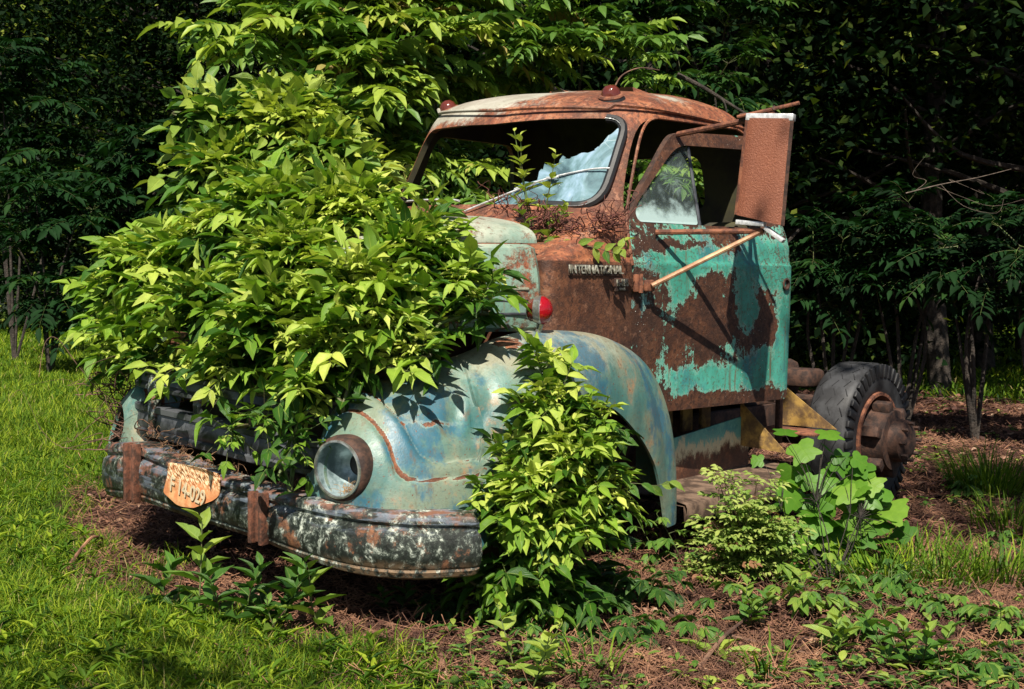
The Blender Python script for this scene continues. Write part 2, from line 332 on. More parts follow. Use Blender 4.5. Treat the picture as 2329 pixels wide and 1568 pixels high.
#@@MATERIALS
M = {}
TEAL = ((.035, .34, .30), (.08, .50, .40))
M['cab'] = rusty_paint('cab_rust', [((-1.25, -.35, 2.2), (.7, .7, .2), 2.6), ((-1.55, .55, 2.18), (.25, .16, .12), 1.0)], bias=-.70, paint=((.22, .18, .14), (.36, .33, .28)), rustk=1.0, warm=.03, edge=.4, amp=1.1)
M['cowl'] = rusty_paint('cowl_rust', [((-.85, 0, .95), (.14, 0, .2), 1.0)], bias=-.8, paint=((.05, .09, .085), (.12, .19, .17)), rustk=.55, edge=.12, amp=1.2)
door_b = [((-1.30, 0, 1.42), (.55, 0, .09), 1.0), ((-1.85, 0, 1.40), (.33, 0, .14), 1.2), ((-2.02, 0, 1.05), (.13, 0, .45), 1.3), ((-1.70, 0, 1.22), (.13, 0, .16), .95), ((-1.45, 0, .90), (.60, 0, .09), 1.05), ((-1.85, 0, .93), (.18, 0, .14), .9), ((-1.22, 0, 1.30), (.14, 0, .09), .9),
          ((-1.9, 0, 1.50), (.3, 0, .07), .7), ((-1.42, 0, 1.14), (.36, 0, .20), -1.0), ((-1.45, 0, 1.33), (.09, 0, .11), -1.5), ((-1.86, 0, 1.12), (.11, 0, .13), -1.3), ((-1.5, 0, .79), (.8, 0, .05), -1.6), ((-1.15, 0, 1.49), (.3, 0, .04), -.8), ((-2.08, 0, 1.1), (.03, 0, .3), -1.), ((-1., 0, 1.1), (.12, 0, .3), -.6), ((-1.5, 0, 1.82), (1.2, 0, .27), -5.)]
M['door'] = rusty_paint('door_paint', door_b, bias=-.10, paint=((.025, .18, .13), (.07, .35, .27)), rustk=.38, cracks=True, amp=1.1, edge=.06, streak=.4, blue=.55, alg=.85)
M['hood'] = rusty_paint('hood_paint', [((-.3, .3, 1.3), (.9, .6, .5), .9)], bias=.05, paint=((.03, .13, .11), (.10, .26, .20)), rustk=.9, warm=.05, edge=.22, alg=.5, amp=1.15, pale=((.17, .25, .20), (.26, .15, .08), (.03, .09, .11)), rough=.38, blue=.8, fade=(1.44, 1.56, (.36, .36, .29)))
M['fender'] = rusty_paint('fender_paint', fade=(.97, 1.08, (.26, .24, .17)), blobs=[((.45, .9, .75), (.5, .5, .3), .45), ((-.6, .9, .7), (.6, .5, .5), .7), ((-.02, .9, 1.14), (.07, .25, .08), -1.6), ((.40, .95, .845), (.20, .3, .022), -1.0)], bias=.35, amp=.7, paint=((.02, .095, .105), (.085, .20, .17)), rustk=1.0, edge=.08, pale=((.16, .20, .145), (.30, .18, .10), (.02, .085, .12)), rough=.42, blue=.8, alg=.4)
def bumper_mat():
    t = NT('bumper_chrome'); v = t.co(); a = t.noise(v, 9, 8, .75); b = t.noise(t.vm('ADD', t.vm('MULTIPLY', v, (1, 1, .8)), t.vm('SCALE', t.noise(v, 5, 3, .6, color=True), .12)), 26, 10, .82); b = t.m_('MULTIPLY_ADD', t.m_('SUBTRACT', t.noise(v, 3.3, 3, .5), .5), .34, b); c = t.noise(v, 55, 5, .7)
    col = t.ramp(b, [(.36, (.006, .007, .006)), (.50, (.018, .023, .019)), (.55, (.10, .12, .10)), (.62, (.58, .62, .54))])
    col = t.mix(t.mr(a, .53, .62, 0, .9), col, t.ramp(c, [(.35, (.10, .035, .018)), (.65, (.30, .13, .06))]))
    z = t.n('ShaderNodeSeparateXYZ'); t.put(z.inputs[0], v)
    rim = t.m_('MULTIPLY', t.mr(z.outputs[2], .545, .60), t.mr(t.noise(v, 18, 6, .7), .46, .6)); col = t.mix(rim, col, (.20, .09, .06))
    bl = t.m_('MULTIPLY', t.mr(z.outputs[2], .50, .55), t.mr(t.noise(t.vm('MULTIPLY', v, (1, 1, 5)), 12, 4), .48, .6)); col = t.mix(t.m_('MULTIPLY', bl, .5), col, (.17, .21, .27))  # bluish highlight across the upper face, painted in as streaks
    low = t.m_('MULTIPLY', t.mr(z.outputs[2], .44, .39), t.mr(t.noise(v, 30, 6, .7), .42, .55)); col = t.mix(low, col, (.23, .15, .09))
    return t.end(t.pr(col, t.mr(a, .4, .6, .35, .75), .15, t.bump(t.m_('ADD', b, t.m_('MULTIPLY', c, .6)), .6, .004)))
M['bumper'] = bumper_mat()
M['darkbar'] = simple('grille_bar_metal', (.085, .09, .10), .32, .1, col2=(.008, .009, .012), nsc=7, bst=.2)
M['rust'] = simple('rust_plain', (.23, .085, .042), .85, 0, col2=(.085, .03, .018), nsc=30, bst=.7)
M['rust3'] = simple('rust_strap', (.17, .062, .034), .8, 0, col2=(.055, .024, .015), nsc=34, bst=.8)
M['rust2'] = simple('rust_dark', (.075, .035, .022), .8, 0, col2=(.025, .013, .010), nsc=26, bst=.7)
def mirror_mat():
    t = NT('mirror_back_rust'); v = t.co(); a = t.noise(v, 6, 5, .6); p = t.noise(v, 150, 3, .6); c = t.mix(a, (.13, .042, .024), (.26, .088, .044)); c = t.mix(t.mr(p, .55, .7, 0, .5), c, (.36, .145, .08)); c = t.mix(t.mr(p, .42, .3, 0, .6), c, (.13, .04, .022))
    return t.end(t.pr(c, .6, 0, t.bump(p, .9, .004), spec=.4))
M['mirror'] = mirror_mat()
M['yellow'] = simple('bracket_paint', (.36, .22, .055), .75, 0, col2=(.12, .07, .03), nsc=13, bst=.6)
M['rubber'] = simple('tyre_rubber', (.04, .041, .045), .6, 0, col2=(.018, .018, .02), nsc=9, bst=.2)
M['rubber2'] = simple('old_rubber', (.016, .016, .018), .55, 0, nsc=9)
M['dark'] = simple('dark_interior', (.03, .026, .02), .85, 0, col2=(.055, .05, .02), nsc=5)
M['chrome'] = simple('worn_chrome', (.62, .64, .62), .3, .8, col2=(.3, .3, .28), nsc=30)
M['white'] = simple('wiper_metal', (.72, .74, .74), .35, .3, col2=(.45, .46, .46), nsc=40)
M['bowl'] = simple('reflector_bowl', (.34, .44, .46), .35, .35, col2=(.13, .19, .20), nsc=16)
def lens(name, col):
    t = NT(name); return t.end(t.pr(col, .12, 0, t.bump(t.vor(t.co(), 70), .5, .003), Transmission_Weight=.25, Coat_Weight=.5))
M['redlens'] = lens('red_lens', (.36, .004, .010)); M['amber'] = lens('amber_lens', (.14, .028, .016))
def fog_glass():
    t = NT('delaminated_windshield'); v = t.co(); a = t.noise(v, 4, 5, .6, 1.2); b = t.noise(v, 30, 6, .7, .5); cr = t.mr(t.vor(t.vm('MULTIPLY', v, (1, 1.4, 1)), 13, 'DISTANCE_TO_EDGE'), .0, .035)
    c = t.ramp(a, [(.34, (.06, .11, .13)), (.48, (.14, .24, .27)), (.58, (.22, .33, .42)), (.7, (.36, .46, .60))]); c = t.mix(t.mr(b, .62, .72, 0, .25), c, (.6, .68, .68))
    zz = t.n('ShaderNodeSeparateXYZ'); t.put(zz.inputs[0], v); edge = t.mr(zz.outputs[2], 1.88, 1.97); c = t.mix(t.m_('MULTIPLY', t.m_('SUBTRACT', 1, cr), t.m_('MULTIPLY', edge, .5)), c, (.6, .68, .7))
    c = t.mix(t.mr(t.noise(v, 9, 3, .5, 2.), .49, .51, 0, .0), c, (.1, .13, .14))
    p = t.pr(c, .22, 0, t.bump(b, .25, .003), spec=.6); tr = t.n('ShaderNodeBsdfTransparent'); mx = t.n('ShaderNodeMixShader')
    t.put(mx.inputs[0], t.mr(a, .3, .6, .72, .95)); t.t.links.new(tr.outputs[0], mx.inputs[1]); t.t.links.new(p, mx.inputs[2]); return t.end(mx.outputs[0])
M['fog'] = fog_glass()
def vent_glass():
    t = NT('dirty_vent_glass'); v = t.co(); z = t.n('ShaderNodeSeparateXYZ'); t.put(z.inputs[0], v); a = t.noise(v, 12, 6, .65)
    lo = t.mr(t.m_('ADD', z.outputs[2], t.m_('MULTIPLY', t.m_('SUBTRACT', a, .5), .2)), 1.69, 1.60)
    d = t.vm('DISTANCE', v, (-1.28, .80, 1.80)); sp = t.vm('SUBTRACT', v, (-1.28, .80, 1.80)); s2 = t.n('ShaderNodeSeparateXYZ'); t.put(s2.inputs[0], sp)
    ang = t.m_('ARCTAN2', s2.outputs[2], s2.outputs[0]); ray = t.mr(t.m_('SINE', t.m_('ADD', t.m_('MULTIPLY', ang, 19), t.m_('MULTIPLY', a, 9))), .9, 1.); ray = t.m_('MULTIPLY', ray, t.mr(d, .15, .03))
    op = t.m_('MAXIMUM', t.m_('MULTIPLY', lo, .8), t.m_('MAXIMUM', t.m_('MULTIPLY', ray, .7), t.mr(a, .5, .8, .04, .25)))
    p = t.pr((.42, .56, .55), .3, 0); tr = t.n('ShaderNodeBsdfTransparent'); mx = t.n('ShaderNodeMixShader'); t.put(mx.inputs[0], op)
    t.t.links.new(tr.outputs[0], mx.inputs[1]); t.t.links.new(p, mx.inputs[2]); return t.end(mx.outputs[0])
M['vent'] = vent_glass()
def apron_mat():
    t = NT('apron_paint'); v = t.co(); z = t.n('ShaderNodeSeparateXYZ'); t.put(z.inputs[0], v); n = t.noise(t.vm('MULTIPLY', v, (1, 1, .45)), 11, 10, .82)
    f = t.m_('ADD', z.outputs[2], t.m_('MULTIPLY', t.m_('SUBTRACT', n, .5), .42)); rust, b, c = rust_cols(t, v, .6)
    col = t.mix(t.mr(f, .53, .565), rust, t.mix(t.mr(n, .4, .6), (.03, .20, .22), (.14, .36, .30))); col = t.mix(t.m_('MULTIPLY', t.mr(f, .50, .55), t.mr(f, .60, .56)), col, (.55, .48, .30))
    return t.end(t.pr(col, .6, 0, t.bump(n, .5, .004)))
M['apron'] = apron_mat()
def plate_mat():
    t = NT('orange_plate_paint'); v = t.co(); n = t.noise(t.vm('MULTIPLY', v, (1, 1, 1)), 22, 6, .65)
    z = t.n('ShaderNodeSeparateXYZ'); t.put(z.inputs[0], v)
    d = t.n('ShaderNodeCombineXYZ'); t.put(d.inputs[0], t.m_('MULTIPLY', t.m_('ADD', z.outputs[1], z.outputs[2]), 22)); t.put(d.inputs[1], t.m_('MULTIPLY', t.m_('SUBTRACT', z.outputs[1], z.outputs[2]), 7))
    st = t.noise(d.outputs[0], 5, 4, .6)
    c = t.mix(t.mr(n, .4, .62), (.52, .20, .08), (.62, .33, .15)); c = t.mix(t.m_('MULTIPLY', t.mr(st, .50, .56), t.mr(z.outputs[2], .555, .60)), c, (.8, .66, .42)); c = t.mix(t.m_('MULTIPLY', t.mr(st, .46, .42), t.mr(z.outputs[2], .56, .60)), c, (.13, .05, .02))
    return t.end(t.pr(c, .6, 0, t.bump(n, .4, .003)))
M['plate'] = plate_mat()
M['letter'] = simple('badge_letter_metal', (.42, .42, .36), .5, .3, col2=(.16, .14, .10), nsc=60)
M['platetext'] = simple('embossed_cream', (.62, .50, .33), .6, 0, col2=(.5, .42, .28), nsc=60)
YOUNG = [(.0, (.008, .040, .005)), (.28, (.04, .13, .010)), (.52, (.21, .37, .028)), (1., (.60, .67, .13))]
M['leaf'] = leaf_mat('vine_leaf', YOUNG, .33)
M['leaf2'] = leaf_mat('round_leaf', [(0, (.010, .045, .008)), (.4, (.08, .20, .025)), (1, (.55, .62, .10))], .33)
M['walnut_shaded'] = leaf_mat('pinnate_leaf_shaded', [(0, (.002, .010, .003)), (.5, (.013, .046, .012)), (.9, (.065, .13, .022)), (1., (.12, .16, .04))], .3, vein=0, rough=.7, spec=.10)  # darker copy of the pinnate leaf, with shade put into its colour
M['walnut'] = leaf_mat('pinnate_leaf', [(0, (.015, .06, .012)), (.45, (.12, .24, .04)), (.88, (.40, .50, .07)), (1., (.34, .22, .10))], .35, vein=.6, rough=.38)
M['bgleaf'] = leaf_mat('woodland_leaf_shaded', [(0, (.0015, .007, .0025)), (.58, (.006, .020, .005)), (.82, (.035, .06, .010)), (1, (.18, .22, .035))], .3, vein=0, rough=.75, spec=.08)  # the wood's deep shade and its sunlit glints are put into the leaf colour
M['tulip'] = leaf_mat('lobed_leaf', [(0, (.02, .09, .008)), (.5, (.10, .24, .02)), (1, (.28, .42, .05))], .4, vs=4, vein=.35)
M['rose'] = leaf_mat('rose_leaf', [(0, (.04, .12, .015)), (.6, (.17, .30, .04)), (.85, (.42, .50, .12)), (1, (.32, .15, .08))], .3)
M['grass'] = leaf_mat('grass_blade', [(0, (.015, .055, .004)), (.45, (.10, .19, .011)), (.9, (.34, .41, .028)), (1, (.40, .33, .13))], .35, vein=0, rough=.6, spec=.2)
M['stem'] = simple('green_stem', (.10, .16, .035), .6, 0, col2=(.06, .05, .02))
M['twig'] = simple('dry_twig', (.20, .11, .07), .85, 0, col2=(.07, .035, .025), nsc=12)
M['straw'] = simple('pine_straw', (.36, .18, .10), .8, 0, col2=(.08, .034, .022), nsc=6)
M['bark'] = simple('bark', (.05, .038, .030), .9, 0, col2=(.018, .014, .011), nsc=12, bst=1., bd=.02)
#@@TRUCK
# ------------------------------------------------------------------ the truck
truck = empty('truck', (-1., 0, 0)); tag(truck, 'derelict rusty teal truck overgrown by vines, with broken windshield and no front wheels', 'truck')
body = []
def P_(o): body.append(o); return o
tz = [.74, 1.41, 1.425, 1.50, 1.58, 1.63, 1.68, 2.05, 2.11, 2.16, 2.205, 2.24, 2.262, 2.27]
f_xf = hermite(tz, [-.36, -.36, -.38, -.50, -.62, -.70, -.74, -.93, -.98, -1.05, -1.16, -1.30, -1.46, -1.55])
f_xc = hermite(tz, [-.36, -.36, -.40, -.57, -.72, -.82, -.88, -1.12, -1.17, -1.25, -1.36, -1.47, -1.58, -1.62])
f_yf = hermite(tz, [.79, .79, .785, .77, .745, .73, .72, .66, .635, .59, .50, .38, .20, .10])
f_yh = hermite(tz, [.85, .86, .85, .845, .825, .81, .80, .725, .70, .65, .56, .44, .24, .12])
f_xr = hermite(tz, [-2.14, -2.14, -2.14, -2.14, -2.13, -2.12, -2.11, -2.05, -2.02, -1.98, -1.92, -1.84, -1.75, -1.70])
f_rc = hermite(tz, [.06, .06, .08, .14, .18, .20, .20, .18, .18, .18, .18, .16, .1, .05])
def plan(z, off=0.):
    xf, xc, yf, yh, xr, rc = (float(f(z)) for f in (f_xf, f_xc, f_yf, f_yh, f_xr, f_rc)); rr = min(.14, yh*.5)
    pts = [(xr, y) for y in np.linspace(0, yh-rr, 10)]
    bz = lambda a, b, c, n: [tuple((1-t)**2*np.array(a)+2*t*(1-t)*np.array(b)+t*t*np.array(c)) for t in np.linspace(0, 1, n)[1:]]
    pts += bz((xr, yh-rr), (xr, yh), (xr+rr, yh-.004), 9)
    d = np.array([xc-xr, yf-yh]); L = np.linalg.norm(d); d /= L; s0 = np.array([xr+rr, yh-.004]); s1 = np.array([xc, yf])-d*rc
    pts += [tuple(s0+(s1-s0)*t) for t in np.linspace(0, 1, 26)[1:]]
    fy = yf-rc; bulge = lambda y: xc+(xf-xc)*(1-(y/yf)**2)
    pts += bz(s1, (xc+.01, yf-.005), (bulge(fy), fy), 13)
    pts += [(bulge(y), y) for y in np.linspace(fy, 0, 24)[1:]]
    pts = np.array(pts); mir = pts[1:-1][::-1].copy(); mir[:, 1] *= -1
    return np.concatenate([pts, mir])
def front_x(y, z):
    xf, xc, yf = float(f_xf(z)), float(f_xc(z)), float(f_yf(z)); return xc+(xf-xc)*(1-(y/yf)**2)
levels = list(np.linspace(.74, 1.40, 10))+[1.412, 1.42, 1.43]+list(np.linspace(1.46, 2.05, 22))+list(np.linspace(2.07, 2.20, 9))+[2.215, 2.23, 2.242, 2.252, 2.26, 2.266, 2.27]
def shell(name, grow=0.):
    G = []
    for z in levels: p = plan(z); G.append(np.column_stack([p, np.full(len(p), z)]))
    mb = MB(); mb.grid(G, cv=True); n = len(G[0]); k = (len(G)-1)*n; mb.F.append(tuple(k+i for i in range(n)))
    o = mb.ob(name, None, None); m = o.modifiers.new('s', 'SOLIDIFY'); m.thickness = .028; m.offset = -1; bake(o); return o
def cutter(P3, d): return MB().prism(P3, d).ob('cut', None, None, smooth=False)
cabo = shell('cab_shell'); dooro = shell('door')
# windshield, rear window, side openings
wsp = roundpoly([(-.61, 1.665), (.655, 1.645), (.62, 2.045), (-.575, 2.0)], [.10, .10, .09, .09], 7)
wsp = np.array([(y, z+.035*(1-(y/.65)**2)*(1 if z > 1.85 else .5)) for y, z in np.concatenate([np.linspace(a, b, 5)[:-1] for a, b in zip(wsp, np.roll(wsp, -1, 0))])])
boolean(cabo, cutter([(-1.45, y, z) for y, z in wsp], (1.5, 0, 0)))
rw = roundpoly([(-.42, 1.70), (.42, 1.70), (.40, 1.98), (-.40, 1.98)], .08)
boolean(cabo, cutter([(-2.5, y, z) for y, z in rw], (.7, 0, 0)))
openp = roundpoly([(-.880, .70), (-.880, 1.50), (-.93, 1.62), (-1.10, 1.97), (-1.20, 2.065), (-1.92, 2.075), (-2.0, 1.95), (-2.075, 1.5), (-2.075, .70)], [.01, .1, .1, .12, .1, .08, .1, .1, .01])
boolean(cabo, cutter([(x, .35, z) for x, z in openp], (0, .8, 0)))
farw = roundpoly([(-1.02, 1.60), (-1.18, 2.0), (-1.85, 2.01), (-1.95, 1.60)], .08)
boolean(cabo, cutter([(x, -1.2, z) for x, z in farw], (0, .8, 0)))
finish(cabo); cabo.data.materials.clear(); cabo.data.materials.append(M['cab']); cabo.data.materials.append(M['cowl']); cabo.data.materials.append(M['dark'])
for p in cabo.data.polygons:
    c, n = p.center, p.normal
    inward = Vector((c.x+1.4, c.y, c.z-1.6 if c.z > 2.05 else 0)).normalized().dot(n) < -.45
    p.material_index = 2 if inward else (1 if c.z < 1.415 else 0)  # inward faces coloured dark to stand in for shade inside the cab
def lean(o):
    for v in o.data.vertices:
        v.co.z += .075*max(0, min(1, -v.co.y/.6))**1.2*max(0, min(1, (v.co.z-1.6)/.45))
lean(cabo); cabo.parent = truck; P_(cabo)
doorp = roundpoly([(-.888, .765), (-.888, 1.50), (-.92, 1.585), (-1.28, 1.985), (-1.36, 2.01), (-1.93, 2.035), (-1.99, 1.95), (-2.065, 1.5), (-2.065, .765)], [.03, .08, .12, .10, .08, .06, .1, .1, .04])
boolean(dooro, cutter([(x, .35, z) for x, z in doorp], (0, .8, 0)), 'INTERSECT')
winp = roundpoly([(-.985, 1.585), (-.985, 1.645), (-1.285, 1.915), (-1.36, 1.95), (-1.86, 1.965), (-1.92, 1.59)], [.05, .1, .07, .05, .06, .06])
boolean(dooro, cutter([(x, .35, z) for x, z in winp], (0, .8, 0)))
finish(dooro); dooro.data.materials.clear(); dooro.data.materials.append(M['door']); dooro.data.materials.append(M['rust2'])
for p in dooro.data.polygons: p.material_index = 1 if p.normal.y < .1 and p.center.z > 1.5 else 0
H0 = Vector((-.888, .80, 0)); DOORM = Matrix.Translation(H0) @ Matrix.Rotation(R(-3.5), 4, 'Z') @ Matrix.Translation(-H0)
dooro['label'] = 'door with large rust patches in peeling teal paint, standing slightly ajar'
def on_door(o): o.parent = dooro; return o
# mirrors arms, glass, divider
gl = roundpoly([(-.985, 1.59), (-.985, 1.65), (-1.28, 1.915), (-1.35, 1.945), (-1.41, 1.945), (-1.41, 1.59)], [.05, .1, .07, .04, .02, .02])
ysurf = lambda x, z: float(f_yh(z))+(float(f_yf(z))-float(f_yh(z)))*((x-float(f_xr(z)))/(float(f_xc(z))-float(f_xr(z))))
on_door(MB().prism([(x, ysurf(x, z)-.016, z) for x, z in gl], (0, -.004, 0)).ob('vent_glass', M['vent'], smooth=False))
on_door(MB().tube([(-1.42, ysurf(-1.42, 1.60)-.012, 1.58), (-1.42, ysurf(-1.42, 1.98)-.012, 1.96)], .008, 6).ob('window_divider', M['darkbar']))
on_door(MB().lathe([(.030, 0), (.030, .004), (.022, .005), (.022, -.006), (.0005, -.007)], (-2.0, .862, 1.325), (0, 1, 0), 20).ob('handle_hole', M['rust2']))
hg = MB().box((-.90, .83, 1.325), (.05, .02, .075), bev=.006).box((-.955, .845, 1.315), (.06, .022, .05), bev=.008).tube([(-.90, .845, 1.285), (-.90, .845, 1.365)], .009, 8)
on_door(hg.ob('hinge', M['rust']))
dooro.parent = truck; dooro.matrix_local = DOORM
for dz in (.93, 1.53):
    pass
# drip rail above windshield and door
pl = plan(2.085); nh = 70; rail = [(x+.006*np.sign(x+1.4), y*1.006, 2.085+.035*(1-(abs(y)/.66)**2)-.03*(max(0, -1.2-x)/.9)**2+.02*(x < -1.1)) for x, y in pl if x > -1.95 and y > -.70]
rail = [p for p in rail]
lean(P_(MB().tube(crom(rail, 1), .009, 6).ob('drip_rail', M['cab'], truck)))
# opening edge lip
lip = [(x, ysurf(x, z)+.003, z) for x, z in openp if z > 1.0]
P_(MB().tube(crom(lip, 3), .007, 6).ob('door_opening_lip', M['cab'], truck))
# windshield gasket and glass
gk = [(front_x(y, z)-.004, y, z) for y, z in wsp if (y > .3 and z > 1.8) or z < 1.8 and y > .05]
i0 = max(range(len(gk)), key=lambda i: np.linalg.norm(np.array(gk[i])-np.array(gk[i-1]))); gk = gk[i0:]+gk[:i0]
gk = np.array(gk)
P_(MB().tube(gk-np.array([.006, 0, 0]), .021, 8).ob('windshield_gasket', M['rubber2'], truck))
P_(MB().tube(gk+np.array([.014, .005, 0]), .0022, 5).ob('gasket_trim', M['chrome'], truck))
jag = [(.60, 2.01), (.575, 1.975), (.553, 1.93), (.540, 1.905), (.475, 1.888), (.44, 1.868), (.405, 1.884), (.396, 1.846), (.34, 1.845), (.318, 1.815), (.324, 1.775), (.255, 1.770), (.20, 1.71), (.14, 1.675), (.22, 1.655), (.40, 1.645), (.58, 1.645), (.635, 1.69), (.645, 1.78), (.642, 1.9), (.625, 1.98)]
jg = []
for a, b in zip(jag, jag[1:]+jag[:1]):
    a, b = np.array(a), np.array(b); k = 4 if a[1] > 1.7 and a[0] < .61 else 2
    for t in np.arange(k)/k: jg.append(a+(b-a)*t+(rng.normal(size=2)*.006 if 0 < t and k == 4 else 0))
bm = bmesh.new(); vs = [bm.verts.new((front_x(y, z)-.008, y, z)) for y, z in jg]; bm.faces.new(vs); bmesh.ops.triangulate(bm, faces=bm.faces[:])
ex = bmesh.ops.extrude_face_region(bm, geom=bm.faces[:]); bmesh.ops.translate(bm, vec=(-.005, 0, 0), verts=[e for e in ex['geom'] if isinstance(e, bmesh.types.BMVert)])
bmesh.ops.recalc_face_normals(bm, faces=bm.faces); me = bpy.data.meshes.new('windshield_glass'); bm.to_mesh(me); bm.free(); wg = P_(link('windshield_glass', me, M['fog'], truck)); wg['label'] = 'jagged remnant of fogged blue windshield glass'
# wipers
wp = empty('wiper', (0, 0, 0), truck); wp.name = 'wiper'
def fx(y, z, o=.02): return (front_x(y, z)+o, y, z)
wpo = MB().tube(crom([fx(.02, 1.64), fx(.18, 1.70), fx(.36, 1.768), fx(.44, 1.785)], 5), [.0045]*16, 6).box(fx(.41, 1.780, .022), (.02, .05, .012), bev=.003).ob('wiper', M['white'], truck)
bpy.data.objects.remove(wp); wpo.name = 'wiper'; P_(wpo)
b_ = MB().tube(crom([fx(.24, 1.735, .012), fx(.40, 1.782, .012), fx(.56, 1.815, .012), fx(.645, 1.818, .016)], 5), .0045, 5).ob('blade', M['white'], wpo)
w2 = MB().tube(crom([fx(-.60, 1.70), fx(-.40, 1.705), fx(-.15, 1.70), fx(-.05, 1.69)], 5), .006, 6).ob('wiper', M['white'], truck); P_(w2)
# roof marker lamps
for y, zz in ((.46, 2.158), (-.56, 2.178)):
    mk = MB().lathe([(.0, -.03), (.062, -.03), (.066, -.005), (.058, .012), (.045, .018)], (-1.19, y, zz), (.42, .18*np.sign(y), 1), 20).ob('marker_light', M['rubber2'], truck)
    MB().lathe([(.058, .008), (.060, .016), (.054, .024), (.044, .026)], (-1.19, y, zz), (.42, .18*np.sign(y), 1), 20).ob('bezel', M['rust'], mk)
    MB().lathe([(.046, .022), (.040, .045), (.024, .062), (.0005, .067)], (-1.19, y, zz), (.42, .18*np.sign(y), 1), 20).ob('lens', M['amber'], mk)
# interior
P_(MB().box((-1.78, 0, 1.10), (.5, 1.4, .22), bev=.05).box((-2.0, 0, 1.38), (.14, 1.4, .50), bev=.05).ob('bench_seat', M['dark'], truck))
P_(MB().box((-.86, 0, 1.52), (.16, 1.38, .20), bev=.04).ob('dashboard', M['dark'], truck))
P_(MB().box((-1.3, 0, .80), (1.6, 1.5, .03)).ob('cab_floor', M['dark'], truck))
sw = [(-1.20+.06*math.sin(a)*.7, .38+.21*math.cos(a), 1.52+.2*math.sin(a)*.6) for a in np.linspace(0, 2*math.pi, 33)]
P_(MB().tube(sw, .012, 6, caps=False).tube([(-1.20, .38, 1.52), (-.9, .38, 1.32)], .018, 8).tube([(-1.2, .17, 1.52), (-1.2, .59, 1.52)], .009, 6).ob('steering_wheel', M['rubber2'], truck))
# badges
def text_mesh(s, size, depth, mtx, mat, parent, name, xs=1.):
    c = bpy.data.curves.new(name, 'FONT'); c.body = s; c.size = size; c.extrude = depth; c.align_x = 'CENTER'; c.align_y = 'CENTER'; c.offset = size*.02
    o = bpy.data.objects.new(name, c); COL.objects.link(o); bpy.context.view_layer.update(); dg = bpy.context.evaluated_depsgraph_get(); me = bpy.data.meshes.new_from_object(o.evaluated_get(dg))
    bpy.data.objects.remove(o); me.transform(mtx @ Matrix.Diagonal((xs, 1, 1, 1))); return link(name, me, mat, parent)
def side_m(x, y, z, yaw=0.):
    return Matrix.Translation((x, y, z)) @ Matrix.Rotation(yaw, 4, 'Z') @ Matrix(((-1, 0, 0, 0), (0, 0, 1, 0), (0, 1, 0, 0), (0, 0, 0, 1)))
YB = ysurf(-.63, 1.37); slope = math.atan2(.07, 1.7)
bd = P_(MB().box((-.635, YB+.003, 1.377), (.335, .008, .046), rot=Matrix.Rotation(-slope, 3, 'Z'), bev=.002).ob('name_badge', M['rust2'], truck))
text_mesh('INTERNATIONAL', .047, .004, side_m(-.635, YB+.009, 1.378, -slope), M['letter'], bd, 'lettering', .93)
YB2 = ysurf(-.80, 1.3)
bd2 = P_(MB().box((-.805, YB2+.003, 1.318), (.095, .008, .055), bev=.002).ob('model_badge', M['rust2'], truck))
text_mesh('R-185', .040, .004, side_m(-.805, YB2+.009, 1.325, -slope), M['letter'], bd2, 'lettering', .82); text_mesh('SERIES', .014, .003, side_m(-.805, YB2+.008, 1.300, -slope), M['letter'], bd2, 'lettering')
# firewall closing panel and hood
hx = np.linspace(-.385, .44, 24)
hw = hermite([-.4, -.2, .05, .28, .44, .50], [.705, .66, .58, .49, .40, .33]); ht = hermite([-.4, -.1, .2, .36, .44, .50], [1.605, 1.60, 1.57, 1.51, 1.43, 1.34])
def hood_sec(x):
    W = float(hw(x)); Z = float(ht(x)); out = []
    for a in np.linspace(-90, 90, 41):
        s, c = math.sin(R(a)), math.cos(R(a)); out.append((x, W*np.sign(s)*abs(s)**.75, Z-.125+.125*abs(c)**.8))
    return out
G = [hood_sec(x) for x in hx]; G.append([(.49, y*.8, (z-1.40)*.55+1.33) for _, y, z in G[-1]])
hood = MB().grid(G).ob('hood', M['hood'], None); m = hood.modifiers.new('s', 'SOLIDIFY'); m.thickness = .01; m.offset = -1; bake(hood); finish(hood); hood.parent = truck; P_(hood)
for sg in (1, -1):
    G = []
    for z in np.linspace(0, 1, 22):
        row = []
        for x in np.linspace(-.345, .44, 30):
            W = float(hw(x)); zt = float(ht(x))-.13; zz = zt+(1.135-zt)*z; bul = .025+.058*math.sin(math.pi*min(1, z*.62+.12))
            if z < .04: bul = .012
            if z > .97: bul -= .02
            r_ = max(0, (-.315-x)/.03); bul -= .02*r_*r_
            row.append((x, sg*(W+bul), zz))
        G.append(row)
    hs = MB().grid(G).ob('hood_side', M['hood'], None); m = hs.modifiers.new('s', 'SOLIDIFY'); m.thickness = .008; m.offset = -1 if sg > 0 else 1; bake(hs); finish(hs); hs.parent = truck; P_(hs)
    for k in range(3):
        xa, xb = -.27, .10; ya, yb = float(hw(xa))+.078, float(hw(xb))+.078; lv = MB().box(((xa+xb)/2, sg*(ya+yb)/2, 1.30-.048*k), (.39, .022, .011), rot=Matrix.Rotation(-sg*math.atan2(ya-yb, xb-xa), 3, 'Z'), bev=.004).ob('louver', M['fender'] if k == 0 else M['darkbar'], hs)
